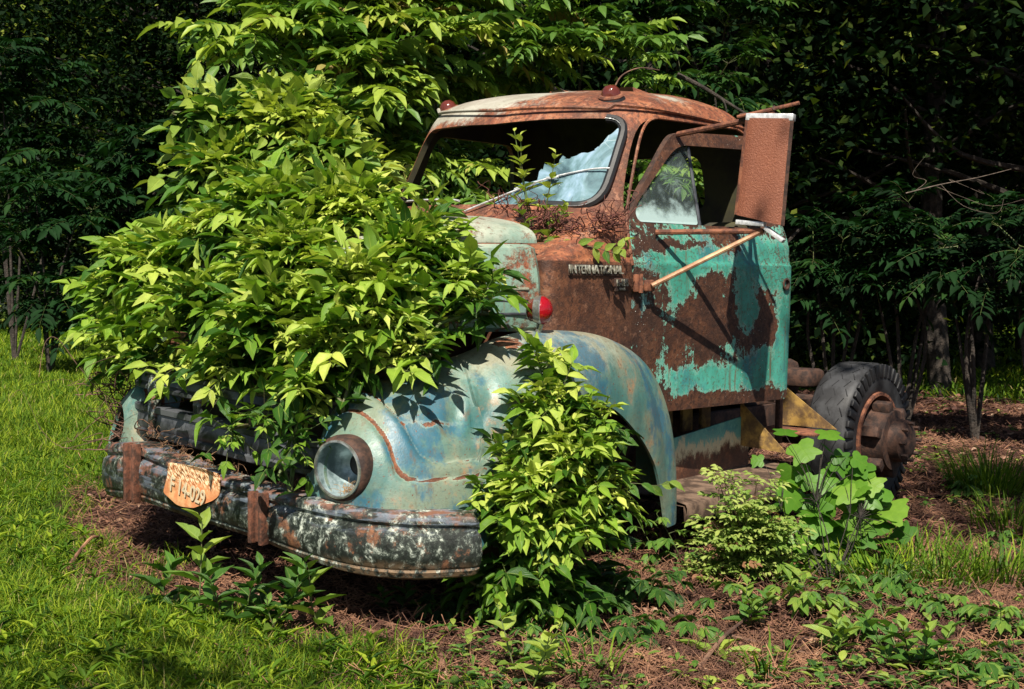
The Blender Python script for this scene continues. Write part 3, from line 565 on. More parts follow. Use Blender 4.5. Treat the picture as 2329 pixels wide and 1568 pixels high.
# engine bay dark core and grille
P_(MB().box((-.05, 0, .98), (.8, .72, .66), bev=.03).ob('engine', M['rust2'], truck))
P_(MB().box((.40, 0, .98), (.06, .80, .72), bev=.01).ob('radiator', M['dark'], truck))
def swept(path, prof, name, mat, parent, n=6):
    """path: plan points (x,y,z0); prof: (outward, dz)"""
    Pq = crom([p if len(p) > 3 else tuple(p)+(1,) for p in path], n); Pp = Pq[:, :3]; T = np.gradient(Pp, axis=0); T[:, 2] = 0; T = unit(T); O = np.stack([T[:, 1], -T[:, 0], 0*T[:, 0]], 1)
    if O[len(O)//2][0] < 0: O = -O
    G = [[p+o*a+np.array([0, 0, b*h_]) for a, b in prof] for p, o, h_ in zip(Pp, O, Pq[:, 3])]; mb = MB(); mb.grid(G, cv=True); k = len(prof); mb.F.append(tuple(range(k))); mb.F.append(tuple((len(Pp)-1)*k+i for i in range(k))); return mb.ob(name, mat, parent)
def cprof(h, d, lip=.012):
    return [(-d, h/2), (-.004, h/2), (.006, h/2-.006), (.006, h/2-lip-.006), (-.004, h/2-lip-.012), (.0, .1*h), (.004, -.1*h), (-.004, -h/2+lip+.012), (.008, -h/2+lip+.004), (.008, -h/2+.006), (0, -h/2), (-d, -h/2), (-d, -h/2+.01), (-.012, -h/2+.012), (-.012, h/2-.012), (-d, h/2-.01)]
P_(swept([(.52, -.70, .935), (.59, -.58, .925), (.62, -.25, .91), (.625, 0, .90), (.62, .25, .885), (.605, .50, .875), (.52, .62, .87)], cprof(.085, .05), 'grille_bar', M['darkbar'], truck))
P_(swept([(.52, -.70, .76), (.59, -.59, .755), (.62, -.25, .745), (.625, 0, .735), (.62, .25, .72), (.60, .50, .71), (.53, .62, .70)], cprof(.13, .05, .02), 'grille_bar', M['darkbar'], truck))
P_(swept([(.50, -.55, 1.08), (.57, -.40, 1.08), (.60, 0, 1.07), (.57, .40, 1.05), (.50, .55, 1.05)], cprof(.07, .04), 'grille_bar', M['cowl'], truck))
for y in (-.46, -.15, .2): P_(MB().box((.60, y, .82), (.03, .05, .24), bev=.004).ob('grille_post', M['bumper'], truck))
# fenders
def fender(sg):
    Pl = crom([(.56, .50), (.62, .60), (.635, .75), (.60, .885), (.50, .965), (.36, 1.005), (.2, 1.025), (-.05, 1.035), (-.35, 1.035), (-.65, 1.02), (-.88, 1.0), (-1.0, .975), (-1.04, .92), (-1.05, .82), (-1.04, .74)], 24)
    Ql = crom([(.42, .50), (.44, .53), (.42, .58), (.36, .62), (.27, .66), (.17, .70), (.07, .75), (-.04, .80), (-.22, .835), (-.45, .83), (-.66, .81), (-.80, .78), (-.84, .76), (-.86, .75), (-.87, .72)], 24)
    n = len(Pl); S = np.linspace(0, 1, n); X = Pl[:, 0]
    key = np.linspace(0, 1, 15)
    zt = hermite(key, [.935, .95, .965, .985, 1.01, 1.035, 1.07, 1.12, 1.145, 1.135, 1.10, 1.06, 1.03, 1.01, 1.0])(S)
    zl = hermite(key, [.44, .44, .43, .42, .41, .42, .47, .84, .885, .80, .37, .30, .33, .40, .50])(S)
    # arch: lower edge as a function of x along the side
    ar = hermite([-1.04, -.98, -.90, -.85, -.78, -.62, -.44, -.2, -.02, .08, .15, .20, .25], [.36, .31, .31, .44, .59, .745, .85, .90, .86, .76, .62, .46, .42])
    for i in range(n):
        if S[i] > .36 and X[i] < .25 and S[i] < .82: zl[i] = ar(X[i])
    m = 76; G = []; WR = []
    for i in range(n):
        row = []; p0, q0 = Pl[i], Ql[i]
        pe = 1.0 if S[i] < .3 else .8
        for j in range(m):
            a = j/(m-1)*math.pi/2; s_, c_ = math.sin(a), math.cos(a)
            f = (1-c_)**1.0; zz = zl[i]+(zt[i]-zl[i])*(s_**(.92 if S[i] < .4 else .75)); xy = p0+(q0-p0)*f**1.0
            row.append([xy[0], xy[1], zz])
        # inner slope to the hood side
        for t in (.33, .66, 1.): row.append([q0[0]-.05*t, q0[1]*(1-t)+(.52 if S[i] < .3 or S[i] > .8 else .60)*t, zt[i]-.03*t-.09*t*t])
        G.append(row)
    G = np.array(G)
    # raised pod round the lamp and the styling crease that sweeps back from it
    N = np.zeros_like(G); du = np.gradient(G, axis=0); dv = np.gradient(G, axis=1); N = unit(np.cross(du, dv)); 
    WR = np.zeros(G.shape[:2])
    if N[24, 20, 0] < 0: N = -N
    arc = np.concatenate([[0], np.cumsum(np.linalg.norm(np.diff(Pl, axis=0), axis=1))]); arc -= arc[np.argmin(abs(Pl[:n//3, 1]-.760))]
    smin = lambda a, b, k: min(a, b)-max(k-abs(a-b), 0)**2/(4*k)
    sgm = lambda v: 1/(1+math.exp(max(-60, min(60, v))))
    for i in range(n):
        for j in range(m):
            x, y, z = G[i, j]
            if S[i] > .46: continue
            al = arc[i]+(.0 if arc[i] < 0 else .0); tilt = .02*min(0, -(al-.2))*0
            d = math.hypot(al*1.0, z-.708); d1 = smin(d-.158, z-.660, .09); d2 = smin(math.hypot(al-.01, z-.712)-.222, z-.712, .10)
            fade = min(1, max(0, (.46-S[i])/.05)); gr = math.exp(-((d1-.004)/.006)**2)
            G[i, j] += N[i, j]*(.024*sgm(d1/.0035)+.024*sgm(d2/.004)+.022*max(0, 1-(d/.15)**2)-.006*gr)*fade; WR[i, j] = max(gr*.9, .45*math.exp(-((d2-.006)/.006)**2))*fade
            # crumpled dent at the outer shoulder
            dd = math.hypot((x-.27)/.13, (z-.86)/.10)
            if sg > 0 and dd < 1 and y > .8: G[i, j] += N[i, j]*(-.022*(1-dd)+.010*math.sin(x*60+z*35)*(1-dd))
    if sg < 0:
        G[:, :, 0] -= .06; yy = G[:, :, 1]; G[:, :, 1] = -np.where(yy > .52, .52+(yy-.52)*.88, yy)
    o = MB().grid(G).ob('front_fender', M['fender'], None)
    from mathutils.kdtree import KDTree
    kd = KDTree(G.shape[0]*G.shape[1]); Gf = G.reshape(-1, 3); Wf = WR.ravel(); [kd.insert(Gf[q], q) for q in range(len(Gf))]; kd.balance()
    wa = o.data.attributes.new('wear', 'FLOAT', 'POINT'); wa.data.foreach_set('value', [float(Wf[kd.find(v.co)[1]]) for v in o.data.vertices])
    hc = MB().lathe([(.0001, -.3), (.094, -.3), (.094, .3), (.0001, .3)], (.62, sg*.758, .708), (1, .16*sg, 0), 30).ob('cut', None, None, smooth=False)
    m_ = o.modifiers.new('s', 'SOLIDIFY'); m_.thickness = .012; m_.offset = -1 if sg < 0 else -1; bake(o); boolean(o, hc); finish(o, 40)
    o.data.materials.clear(); o.data.materials.append(M['fender']); o.parent = truck; P_(o)
    c = (.665, sg*.758, .708); ax = (1, .16*sg, -.02)
    if sg < 0: return o
    h = MB().lathe([(.098, -.10), (.105, -.09), (.112, .0), (.110, .016), (.103, .027), (.096, .030), (.091, .026), (.091, -.02)], c, ax, 44).ob('headlight', M['rust2'] if sg > 0 else M['chrome'], truck); P_(h)
    MB().lathe([(.098, .028), (.097, .037), (.091, .038), (.089, .030)], c, ax, 44, closed=True).ob('trim_ring', M['chrome'], h)
    MB().lathe([(.091, .030), (.090, .01), (.087, -.03), (.078, -.06), (.055, -.085), (.032, -.095), (.030, -.12), (.0005, -.13)], c, ax, 40).ob('reflector', M['bowl'], h)
    MB().lathe([(.036, -.076), (.036, -.079), (.0005, -.080)], c, ax, 24).ob('lamp_socket', M['rubber2'], h)
    return o
fen = fender(1); fen2 = fender(-1); fen['label'] = 'near fender with faded teal paint and an empty headlight'; fen2['label'] = 'far fender half hidden under the vines'
# turn signal on the fender
LT = np.array([-.20, .88, 1.222]); LA = (-.50, .86, 0); LB_ = (.50, -.86, 0)
ts = MB().tube([LT+np.array([.01, -.02, -.12]), LT+np.array([0, 0, -.05])], .012, 8).lathe([(.0, -.03), (.046, -.025), (.056, 0), (.048, .012)], LT, LA, 28).ob('turn_signal', M['chrome'], truck); P_(ts)
MB().lathe([(.054, 0), (.052, .015), (.041, .032), (.022, .042), (.0005, .046)], LT, LA, 28).ob('lens', M['redlens'], ts)
MB().lathe([(.048, 0), (.042, .04), (.03, .052), (.0005, .058)], LT, LB_, 28).ob('lens', M['amber'], ts)
# bumper
BT = [(.34, -1.02, .62, .41), (.48, -.925, .625, .405), (.60, -.81, .635, .41), (.665, -.70, .65, .425), (.705, -.50, .672, .445), (.72, -.36, .675, .452), (.735, 0, .632, .437), (.74, .38, .61, .42), (.735, .60, .60, .395), (.705, .82, .592, .372), (.625, 1.0, .585, .366), (.49, 1.16, .580, .378), (.462, 1.183, .568, .392)]
bp = [(x, y, (a+b)/2, (a-b)/.24) for x, y, a, b in BT]
hb = .125
prof = [(-.10, .118), (-.03, .120), (-.006, .114), (.004, .098), (.004, .082), (-.006, .072), (-.006, .064), (.010, .052), (.016, .02), (.018, -.03), (.012, -.072), (.004, -.082), (.006, -.092), (-.004, -.112), (-.03, -.124), (-.035, -.118), (-.012, -.10), (-.004, -.03), (-.012, .06), (-.02, .105), (-.1, .110)]
bu = swept(bp, prof, 'bumper', M['bumper'], truck, 8); P_(bu)
for px, x, za, zb in ((305, .735, .685, .455), (592, .755, .60, .42)):
    y = float(on_x(px, 1080, x)[1]); zc = (za+zb)/2; hh = za-zb
    MB().box((x+.008, y-.030, zc), (.036, .018, hh), bev=.004).box((x+.008, y+.028, zc), (.036, .018, hh), bev=.004).box((x, y, zc), (.014, .05, hh-.01), bev=.003).ob('bumper_strap', M['rust3'], bu)
# bent plate on the bumper
XP = .770
pq = [tuple(on_x(px, py, XP)[1:]) for px, py in [(382, 1052), (412, 1056), (462, 1067), (491, 1081), (490, 1130), (479, 1140), (440, 1156), (414, 1153), (400.6, 1148), (370.6, 1120), (381, 1081)]]
YP = np.mean([p[0] for p in pq]); ZP = np.mean([p[1] for p in pq])
pr_ = roundpoly(pq, .012, 3); bm = bmesh.new()
vs = [bm.verts.new((XP-1.1*max(0, y-YP-.05)**2, y, z)) for y, z in pr_]; f = bm.faces.new(vs)
ex = bmesh.ops.extrude_face_region(bm, geom=[f]); bmesh.ops.translate(bm, vec=(-.004, 0, 0), verts=[e for e in ex['geom'] if isinstance(e, bmesh.types.BMVert)]); bmesh.ops.recalc_face_normals(bm, faces=bm.faces)
me = bpy.data.meshes.new('number_plate'); bm.to_mesh(me); bm.free(); plo = P_(link('number_plate', me, M['plate'], truck)); plo['label'] = 'bent orange number plate hung on the bumper'
fm = Matrix(((0, 0, 1, 0), (1, 0, 0, 0), (0, 1, 0, 0), (0, 0, 0, 1)))
text_mesh('F 14-029', .078, .001, Matrix.Translation((XP+.002, YP-.005, ZP-.018)) @ Matrix.Rotation(R(-8), 4, 'X') @ fm, M['platetext'], plo, 'lettering', .80)
# chassis
for sg in (1, -1):
    P_(MB().box((-1.7, sg*.42, .55), (4.7, .05, .20), bev=.006).ob('frame_rail', M['rust2'], truck))
for x in (-.2, -1.2, -2.4, -3.0, -3.9): P_(MB().box((x, 0, .55), (.1, .80, .10), bev=.008).ob('cross_member', M['rust2'], truck))
P_(MB().tube([(0, -.80, .36), (0, .80, .36)], .05, 10).box((0, .86, .38), (.12, .14, .2), bev=.02).box((0, -.86, .38), (.12, .14, .2), bev=.02).ob('front_axle', M['rust2'], truck))
for x, y, z, l in ((-1.62, .50, .74, .09), (-1.80, .50, .74, .09), (-1.97, .50, .74, .085)): P_(MB().box((x, y, z-.04), (l, .02, .22), bev=.004).ob('mount_plate', M['yellow'], truck))
ap = [(-1.25, .705, .415), (-2.06, .705, .415), (-2.06, .705, .67), (-1.25, .705, .60)]
P_(MB().prism(ap, (0, -.008, 0)).ob('running_board_apron', M['apron'], truck, smooth=False))
G = []
for x in np.linspace(-1.0, -2.25, 10):
    e = -.10*max(0, (-1.9-x))/.35
    G.append([(x, .70, .418), (x, .715, .41), (x, .98+e, .402), (x, 1.02+e, .395), (x, 1.028+e, .38), (x, 1.028+e, .325), (x, 1.015+e, .320), (x, 1.01+e, .385), (x, .72, .395)])
P_(MB().grid(G, cv=True).ob('running_board', simple('step_metal', (.17, .11, .075), .7, 0, col2=(.05, .03, .02), nsc=14, bst=.6), truck))
P_(MB().prism([(-1.98, .70, .74), (-1.98, .96, .505), (-1.98, .70, .52)], (-.008, 0, 0)).ob('gusset', M['yellow'], truck, smooth=False))
P_(MB().prism([(-2.32, .74, .81), (-2.32, 1.05, .60), (-2.32, .74, .60)], (-.008, 0, 0)).ob('gusset', M['yellow'], truck, smooth=False))
P_(MB().box((-2.24, .86, .585), (.22, .34, .012), bev=.003).ob('bracket_shelf', M['rust'], truck)); P_(MB().box((-2.19, .80, .80), (.035, .03, .56), bev=.006).ob('rear_post', M['rust2'], truck))
P_(MB().box((-2.7, 0, .78), (.8, .9, .22), bev=.05).box((-2.9, .5, .80), (.2, .3, .1), bev=.03).ob('equipment_deck', M['rust2'], truck))
# rear wheels
def wheel(yc, sg):
    c = np.array([-3.10, yc, .47]); k_ = .42/.49; W = .235; ax = (0, sg, 0)
    prof = [(.29, -W/2), (.40, -W/2-.012), (.465, -W/2), (.485, -W/2+.02), (.49, -.05), (.49, .05), (.486, W/2-.022), (.470, W/2-.002), (.445, W/2+.008), (.40, W/2+.012), (.33, W/2+.006), (.29, W/2-.01)]
    prof = [(a*k_, b) for a, b in prof]; tyre = MB().lathe(prof, c, ax, 72); nt = len(tyre.F); lg = zz = tyre
    for k in range(44):
        a = k/44*2*math.pi; er = np.array([math.cos(a), 0, math.sin(a)]); et = np.array([-math.sin(a), 0, math.cos(a)])
        rot = np.column_stack([er, [0, sg, 0], et]); 
        lg.box(c+er*.44*k_+np.array([0, sg*(W/2+.008), 0]), (.075, .020, .036), rot=rot.tolist(), bev=.005)
        for yy in (-.07, .0, .07):
            s = 1 if k % 2 else -1; zz.box(c+er*.4895*k_+np.array([0, sg*(yy+.008*s), 0]), (.004, .004, .052), rot=(np.array(rot) @ np.array(Matrix.Rotation(R(28*s), 3, 'X'))).tolist())
    o = tyre.ob('rear_wheel', M['rubber'], truck); P_(o); o.data.materials.append(M['rubber2'])
    for p in o.data.polygons:
        if p.index >= nt: p.material_index = 1
    MB().lathe([(.262, W/2-.012), (.257, W/2+.012), (.24, W/2+.012), (.23, W/2-.03), (.22, -W/2), (.215, -W/2)], c, ax, 48).ob('rim', M['rust'], o)
    bl = MB().lathe([(.0005, -.05), (.20, -.05), (.21, .03), (.19, .06), (.17, .12), (.165, .22), (.12, .225), (.115, .28), (.09, .30), (.06, .31), (.0005, .315)], c, ax, 36)
    for k in range(6):
        a = k/6*2*math.pi+.3; bl.box(c+np.array([math.cos(a)*.185, sg*.16, math.sin(a)*.185]), (.06, .10, .06), rot=Matrix.Rotation(-a, 3, 'Y'), bev=.008)
    for k in range(8):
        a = k/8*2*math.pi; q = c+np.array([math.cos(a)*.10, sg*.29, math.sin(a)*.10]); bl.tube([q, q+np.array([0, sg*.035, 0])], .011, 6)
    bl.ob('hub', M['rust2'], o)  # dark rust chosen to put the hub's shade into its colour
    return o
wheel(.80, 1); wheel(-.80, -1)
P_(MB().tube([(-3.1, -.8, .47), (-3.1, .8, .47)], .08, 12).lathe([(.05, -.16), (.16, -.1), (.19, 0), (.16, .1), (.05, .16)], (-3.1, 0, .47), (1, 0, 0), 20).ob('rear_axle', M['rust2'], truck))
# mirror: one mirror on its arms, a part of the truck
mi = empty('side_mirror', (0, 0, 0), truck); 
q = at
mA, mB, mC, mD = (np.array(v) for v in ([-1.27, 1.125, 2.028], [-1.31, 1.313, 2.016], [-1.30, 1.285, 1.572], [-1.26, 1.085, 1.622]))
nrm = unit(np.cross(mD-mA, mB-mA)); nrm = nrm if nrm[0] > 0 else -nrm
G = []
for s_ in np.linspace(0, 1, 9):
    row = []
    for t_ in np.linspace(0, 1, 9):
        p = (mA*(1-t_)+mB*t_)*(1-s_)+(mD*(1-t_)+mC*t_)*s_; e = min(t_, 1-t_, .125)*8; row.append(p+nrm*(.012*e))
    G.append(row)
mbk = MB().grid(G).ob('side_mirror', M['mirror'], None); m = mbk.modifiers.new('s', 'SOLIDIFY'); m.thickness = .028; m.offset = 0; bake(mbk); finish(mbk, 30)
bpy.data.objects.remove(mi); mbk.name = 'side_mirror'; mbk.parent = truck; P_(mbk); mbk['label'] = 'tall rusty side mirror seen from its back'
def bar(a, b, r_, mat, nm, par, w=None, ofs=0):
    a, b = np.array(a, float), np.array(b, float); return MB().tube([a, a+(b-a)*.5, b], r_, 8).ob(nm, mat, par)
for A_, B_ in ((mA, mD), (mB, mC)):
    MB().tube([A_+nrm*.012, (A_+B_)/2+nrm*.014, B_+nrm*.012], .0085, 6).ob('edge_rim', M['rust2'] if A_ is mB else M['rust'], mbk)
for A_, B_, ov in ((mA, mB, .014), ):
    d = B_-A_; L_ = np.linalg.norm(d); c = (A_+B_)/2+np.array([0, 0, .006]); xx = unit(d); yy = unit(np.cross([0, 0, 1.], xx)); zz = np.cross(xx, yy)
    MB().box(c, (L_+.012, .042, .030), rot=np.column_stack([xx, yy, zz]).tolist(), bev=.003).ob('top_clamp', M['white'], mbk)
d = mC-mD; c = mD+d*.30+np.array([0, 0, -.022]); xx = unit(d+np.array([0, 0, .03])); yy = unit(np.cross([0, 0, 1.], xx)); zz = np.cross(xx, yy)
MB().box(c, (.125, .035, .020), rot=np.column_stack([xx, yy, zz]).tolist(), bev=.003).ob('bottom_clamp', M['white'], mbk)
xx = unit(np.array([-.1, .75, -.55])); yy = unit(np.cross([0, 0, 1.], xx)); zz = np.cross(xx, yy)
MB().box(mC+np.array([.0, -.04, -.035]), (.10, .035, .018), rot=np.column_stack([xx, yy, zz]).tolist(), bev=.003).ob('bottom_clamp', M['white'], mbk)
J = (mC+mD)/2+np.array([-.02, 0, -.045]); K = (mA+mB)/2+np.array([-.03, 0, .02])
DM = np.array(DOORM)
def dp(x, z, o=.0):
    v = DM @ np.array([x, ysurf(x, z)+o, z, 1]); return v[:3]
bar(dp(-1.33, 1.995, .01), K, .013, M['rust'], 'mirror_arm', mbk); bar(dp(-1.06, 1.545, .015), J, .012, M['rust'], 'mirror_arm', mbk)
bar(dp(-.95, 1.315, .05), J+np.array([0, 0, .0]), .011, simple('bare_rod', (.46, .30, .17), .6, .2, col2=(.28, .13, .07), nsc=12), 'mirror_brace', mbk)
bar(dp(-1.75, 1.90, .02), K+np.array([0, .0, .03]), .010, M['rust2'], 'mirror_arm', mbk); bar(dp(-1.75, 1.60, .02), J, .010, M['rust2'], 'mirror_arm', mbk)
bar(K+np.array([.03, -.16, 0.0]), K+np.array([-.03, .10, .045]), .008, M['rust'], 'mirror_rod', mbk)
MB().lathe([(.0005, -.02), (.02, -.02), (.02, .02), (.0005, .02)], K+np.array([0, -.14, .0]), (0, 1, 0), 12).ob('clamp_collar', M['rust2'], mbk)
MB().lathe([(.0005, 0), (.009, 0), (.011, .003), (.0005, .004)], mA*.45+mB*.55+np.array([.015, 0, -.12]), nrm, 14).ob('bolt_hole', M['rubber2'], mbk)
for o in body:
    pass
bpy.context.view_layer.update()
TI = truck.matrix_world.inverted()
for o in truck.children: o.matrix_parent_inverse = TI
#@@NATURE
# ------------------------------------------------------------------ ground
bpx = [(-1500, 1010), (-200, 1030), (100, 1120), (170, 1200), (210, 1300), (430, 1370), (660, 1440), (860, 1510), (980, 1568), (1080, 1700), (1100, 2400)]
LB = [on_ground(*p)[:2] for p in bpx]
near_poly = LB[1:]+[on_ground(-2500, 2400)[:2], on_ground(-2500, 1010)[:2]]
# the whole lawn: left of the mulch edge, behind the truck and far away
edge = [LB[-1], LB[-2], LB[-3], LB[-4], LB[-5], LB[-6], LB[-7], LB[-8], LB[-9], (-1.0, -2.2), (-4., -2.9), (-7.5, -3.4), on_ground(1900, 870)[:2], on_ground(2150, 900)[:2], on_ground(2600, 925)[:2], (-60, 12), (-60, -60), (20, -60), (12, -3)]
def inside(pts, poly):
    x, y = pts[:, 0], pts[:, 1]; c = np.zeros(len(pts), bool); poly = np.array(poly); j = len(poly)-1
    for i in range(len(poly)):
        xi, yi = poly[i]; xj, yj = poly[j]
        c ^= ((yi > y) != (yj > y)) & (x < (xj-xi)*(y-yi)/(yj-yi+1e-12)+xi); j = i
    return c
def lawn_w(pts, rad=.22, n=10):
    a = np.arange(n)*2*math.pi/n; wob = .22*np.sin(pts[:, 0]*5.1+pts[:, 1]*2.3)+.15*np.sin(pts[:, 1]*9.7-pts[:, 0]*3.1)
    return np.mean([inside(pts+np.array([math.cos(t), math.sin(t)])*rad*(1 if i % 2 else .5)+wob[:, None]*.5, edge) for i, t in enumerate(a)], 0)
def grid_sheet(name, x0, x1, y0, y1, n, m, mat, z=0, lift=None):
    xs = np.linspace(x0, x1, n); ys = np.linspace(y0, y1, m); X, Y = np.meshgrid(xs, ys, indexing='ij'); Z = gz(X, Y)+z
    if lift is not None: Z = Z+lift(X, Y)
    o = MB().grid(np.stack([X, Y, Z], -1)).ob(name, mat, None, sharp=None); V = np.array([v.co[:2] for v in o.data.vertices])
    a = o.data.attributes.new('lawn', 'FLOAT', 'POINT'); a.data.foreach_set('value', lawn_w(V, .25).astype(np.float32)); return o
def ground_mat():
    t = NT('soil_and_turf'); v = t.co(); a = t.n('ShaderNodeAttribute', attribute_name='lawn').outputs['Fac']; n = t.noise(v, 3, 6, .65); f = t.noise(v, 40, 6, .75); g = t.noise(v, 130, 3, .7)
    m = t.mr(t.m_('ADD', a, t.m_('MULTIPLY', t.m_('SUBTRACT', n, .5), .5)), .35, .65)
    br = t.ramp(f, [(.3, (.010, .005, .004)), (.5, (.045, .019, .014)), (.7, (.13, .06, .042))]); br = t.mix(t.mr(g, .55, .7, 0, .6), br, (.24, .13, .09))
    gr = t.ramp(f, [(.3, (.02, .035, .006)), (.55, (.05, .10, .010)), (.75, (.12, .16, .02))])
    return t.end(t.pr(t.mix(m, br, gr), .9, 0, t.bump(t.m_('ADD', f, t.m_('MULTIPLY', g, .5)), .9, .03), spec=.15))
GM = ground_mat()
tag(grid_sheet('ground', -9, 5, -6, 5, 200, 160, GM), kind='structure')
far = grid_sheet('far_ground', -70, 30, -70, 40, 150, 150, GM, z=-.05); tag(far, kind='structure')
# dark rise added behind everything so gaps between the trees stay dark
hm = simple('dark_backdrop_green', (.006, .016, .005), .9, 0, col2=(.004, .010, .004), nsc=1.5)
G = []
for a in np.linspace(-1.1, 1.1, 30):
    d = YAW+a; row = []
    for r_, z in ((44, -.2), (47, 3), (52, 8), (58, 14), (66, 20), (80, 24)): row.append((CAM[0]+math.cos(d)*(r_+2*math.sin(a*9)), CAM[1]+math.sin(d)*(r_+2*math.sin(a*9)), z+.8*math.sin(a*23+r_)))
    G.append(row)
tag(MB().grid(G).ob('dark_backdrop', hm, None), kind='structure')

# lawn
def polar(n, d0, d1, a0, a1):
    d = d0*np.exp(rng.random(n)*math.log(d1/d0)); px = a0+rng.random(n)*(a1-a0); dirs = FW[None]+RT[None]*((px-1164.5)/FPX)[:, None]; dirs[:, 2] = 0
    return CAM[:2]+dirs[:, :2]*d[:, None], d
def blades(name, n, d0, d1, a0, a1, keep, h=.07, wd=.0045, mat=None):
    P, d = polar(n, d0, d1, a0, a1); k = keep(P, d); P, d = P[k], d[k]; n = len(P); cl = .55+.45*np.sin(P[:, 0]*7+np.sin(P[:, 1]*5)*2)*np.cos(P[:, 1]*6+1.3)
    sc_ = np.clip(d/6.5, 1, 3.2); H = h*(.5+.9*rng.random(n))*(.65+.6*np.clip(cl, 0, 1))*np.clip(sc_, 1, 1.5); a = rng.random(n)*6.28; tl = .35+.9*rng.random(n)
    D = np.stack([np.cos(a)*tl, np.sin(a)*tl, np.ones(n)], 1); N = np.stack([-np.cos(a), -np.sin(a), tl], 1)+.2*rng.normal(size=(n, 3))
    z = gz(P[:, 0], P[:, 1])-.004; L = Leaves(); val = np.clip(.45+.25*rng.normal(size=n)+.18*cl-.1, 0, .9); val[rng.random(n) < .03] = 1
    L.add(T_BLADE, np.column_stack([P, z]), D, N, H, wd*sc_*(.7+.8*rng.random(n)), val)
    # low broad weeds between the blades
    q = rng.random(n) < .03; m = q.sum(); a = rng.random(m)*6.28; D = np.stack([np.cos(a), np.sin(a), .5+.6*rng.random(m)], 1)
    L.add(T_OV2, np.column_stack([P[q], z[q]+.008]), D, np.stack([-np.cos(a)*.5, -np.sin(a)*.5, np.ones(m)], 1), .035*sc_[q]*(.6+rng.random(m)), .012*sc_[q]*(.6+rng.random(m)), np.clip(.3+.25*rng.random(m), 0, 1))
    return L.ob(name, mat or M['grass'])
lawn = blades('lawn_grass', 300000, 2.8, 30, -350, 1250, lambda P, d: (rng.random(len(P)) < lawn_w(P, .2)**1.3) & ~((P[:, 0] > -3.6) & (P[:, 0] < .5) & (abs(P[:, 1]) < .9)), h=.078, wd=.0034)
tag(lawn, kind='stuff')
lawn2 = blades('far_grass', 26000, 9, 42, 1650, 2650, lambda P, d: rng.random(len(P)) < lawn_w(P, .5), h=.09, wd=.008); tag(lawn2, kind='stuff')
# pine straw and litter
P, d = polar(105000, 2.8, 13, 150, 2650); k = (rng.random(len(P)) > lawn_w(P, .35)*.82) & (rng.random(len(P)) < np.clip(.35+.65*np.sin(P[:, 0]*3.1+1)*np.sin(P[:, 1]*4.3+.4)+.3, .3, 1)); P, d = P[k], d[k]; n = len(P)
a = rng.random(n)*6.28; l = .03+.09*rng.random(n)**2; z = gz(P[:, 0], P[:, 1])+.002+.022*rng.random(n)**2; dz = .012*rng.normal(size=n); dx = np.stack([np.cos(a)*l/2, np.sin(a)*l/2, dz], 1); C0 = np.column_stack([P, z+abs(dz)])
tag(sticks('pine_straw', C0-dx, C0+dx, .0010+.0010*rng.random(n)*np.clip(d/5, 1, 2), .0008, M['straw'], None, 3), kind='stuff')
LITTER = leaf_mat('leaf_litter_brown', [(0, (.03, .011, .008)), (.5, (.10, .04, .026)), (.85, (.22, .10, .065)), (1, (.40, .27, .18))], .08, vein=0, rough=.8)
P, d = polar(38000, 2.8, 14, 150, 2650); k = rng.random(len(P)) > lawn_w(P, .3); P = P[k]; d = d[k]; n = len(P); a = rng.random(n)*6.28; L = Leaves()
L.add(T_OV2, np.column_stack([P, gz(P[:, 0], P[:, 1])+.003+.012*rng.random(n)]), np.stack([np.cos(a), np.sin(a), .25*rng.normal(size=n)], 1), np.array([0, 0, 1.])+.45*rng.normal(size=(n, 3)), (.018+.04*rng.random(n)**2)*np.clip(d/6, 1, 2), (.010+.016*rng.random(n))*np.clip(d/6, 1, 2), rng.random(n)**1.3)
tag(L.ob('dead_leaf_litter', LITTER), kind='stuff')

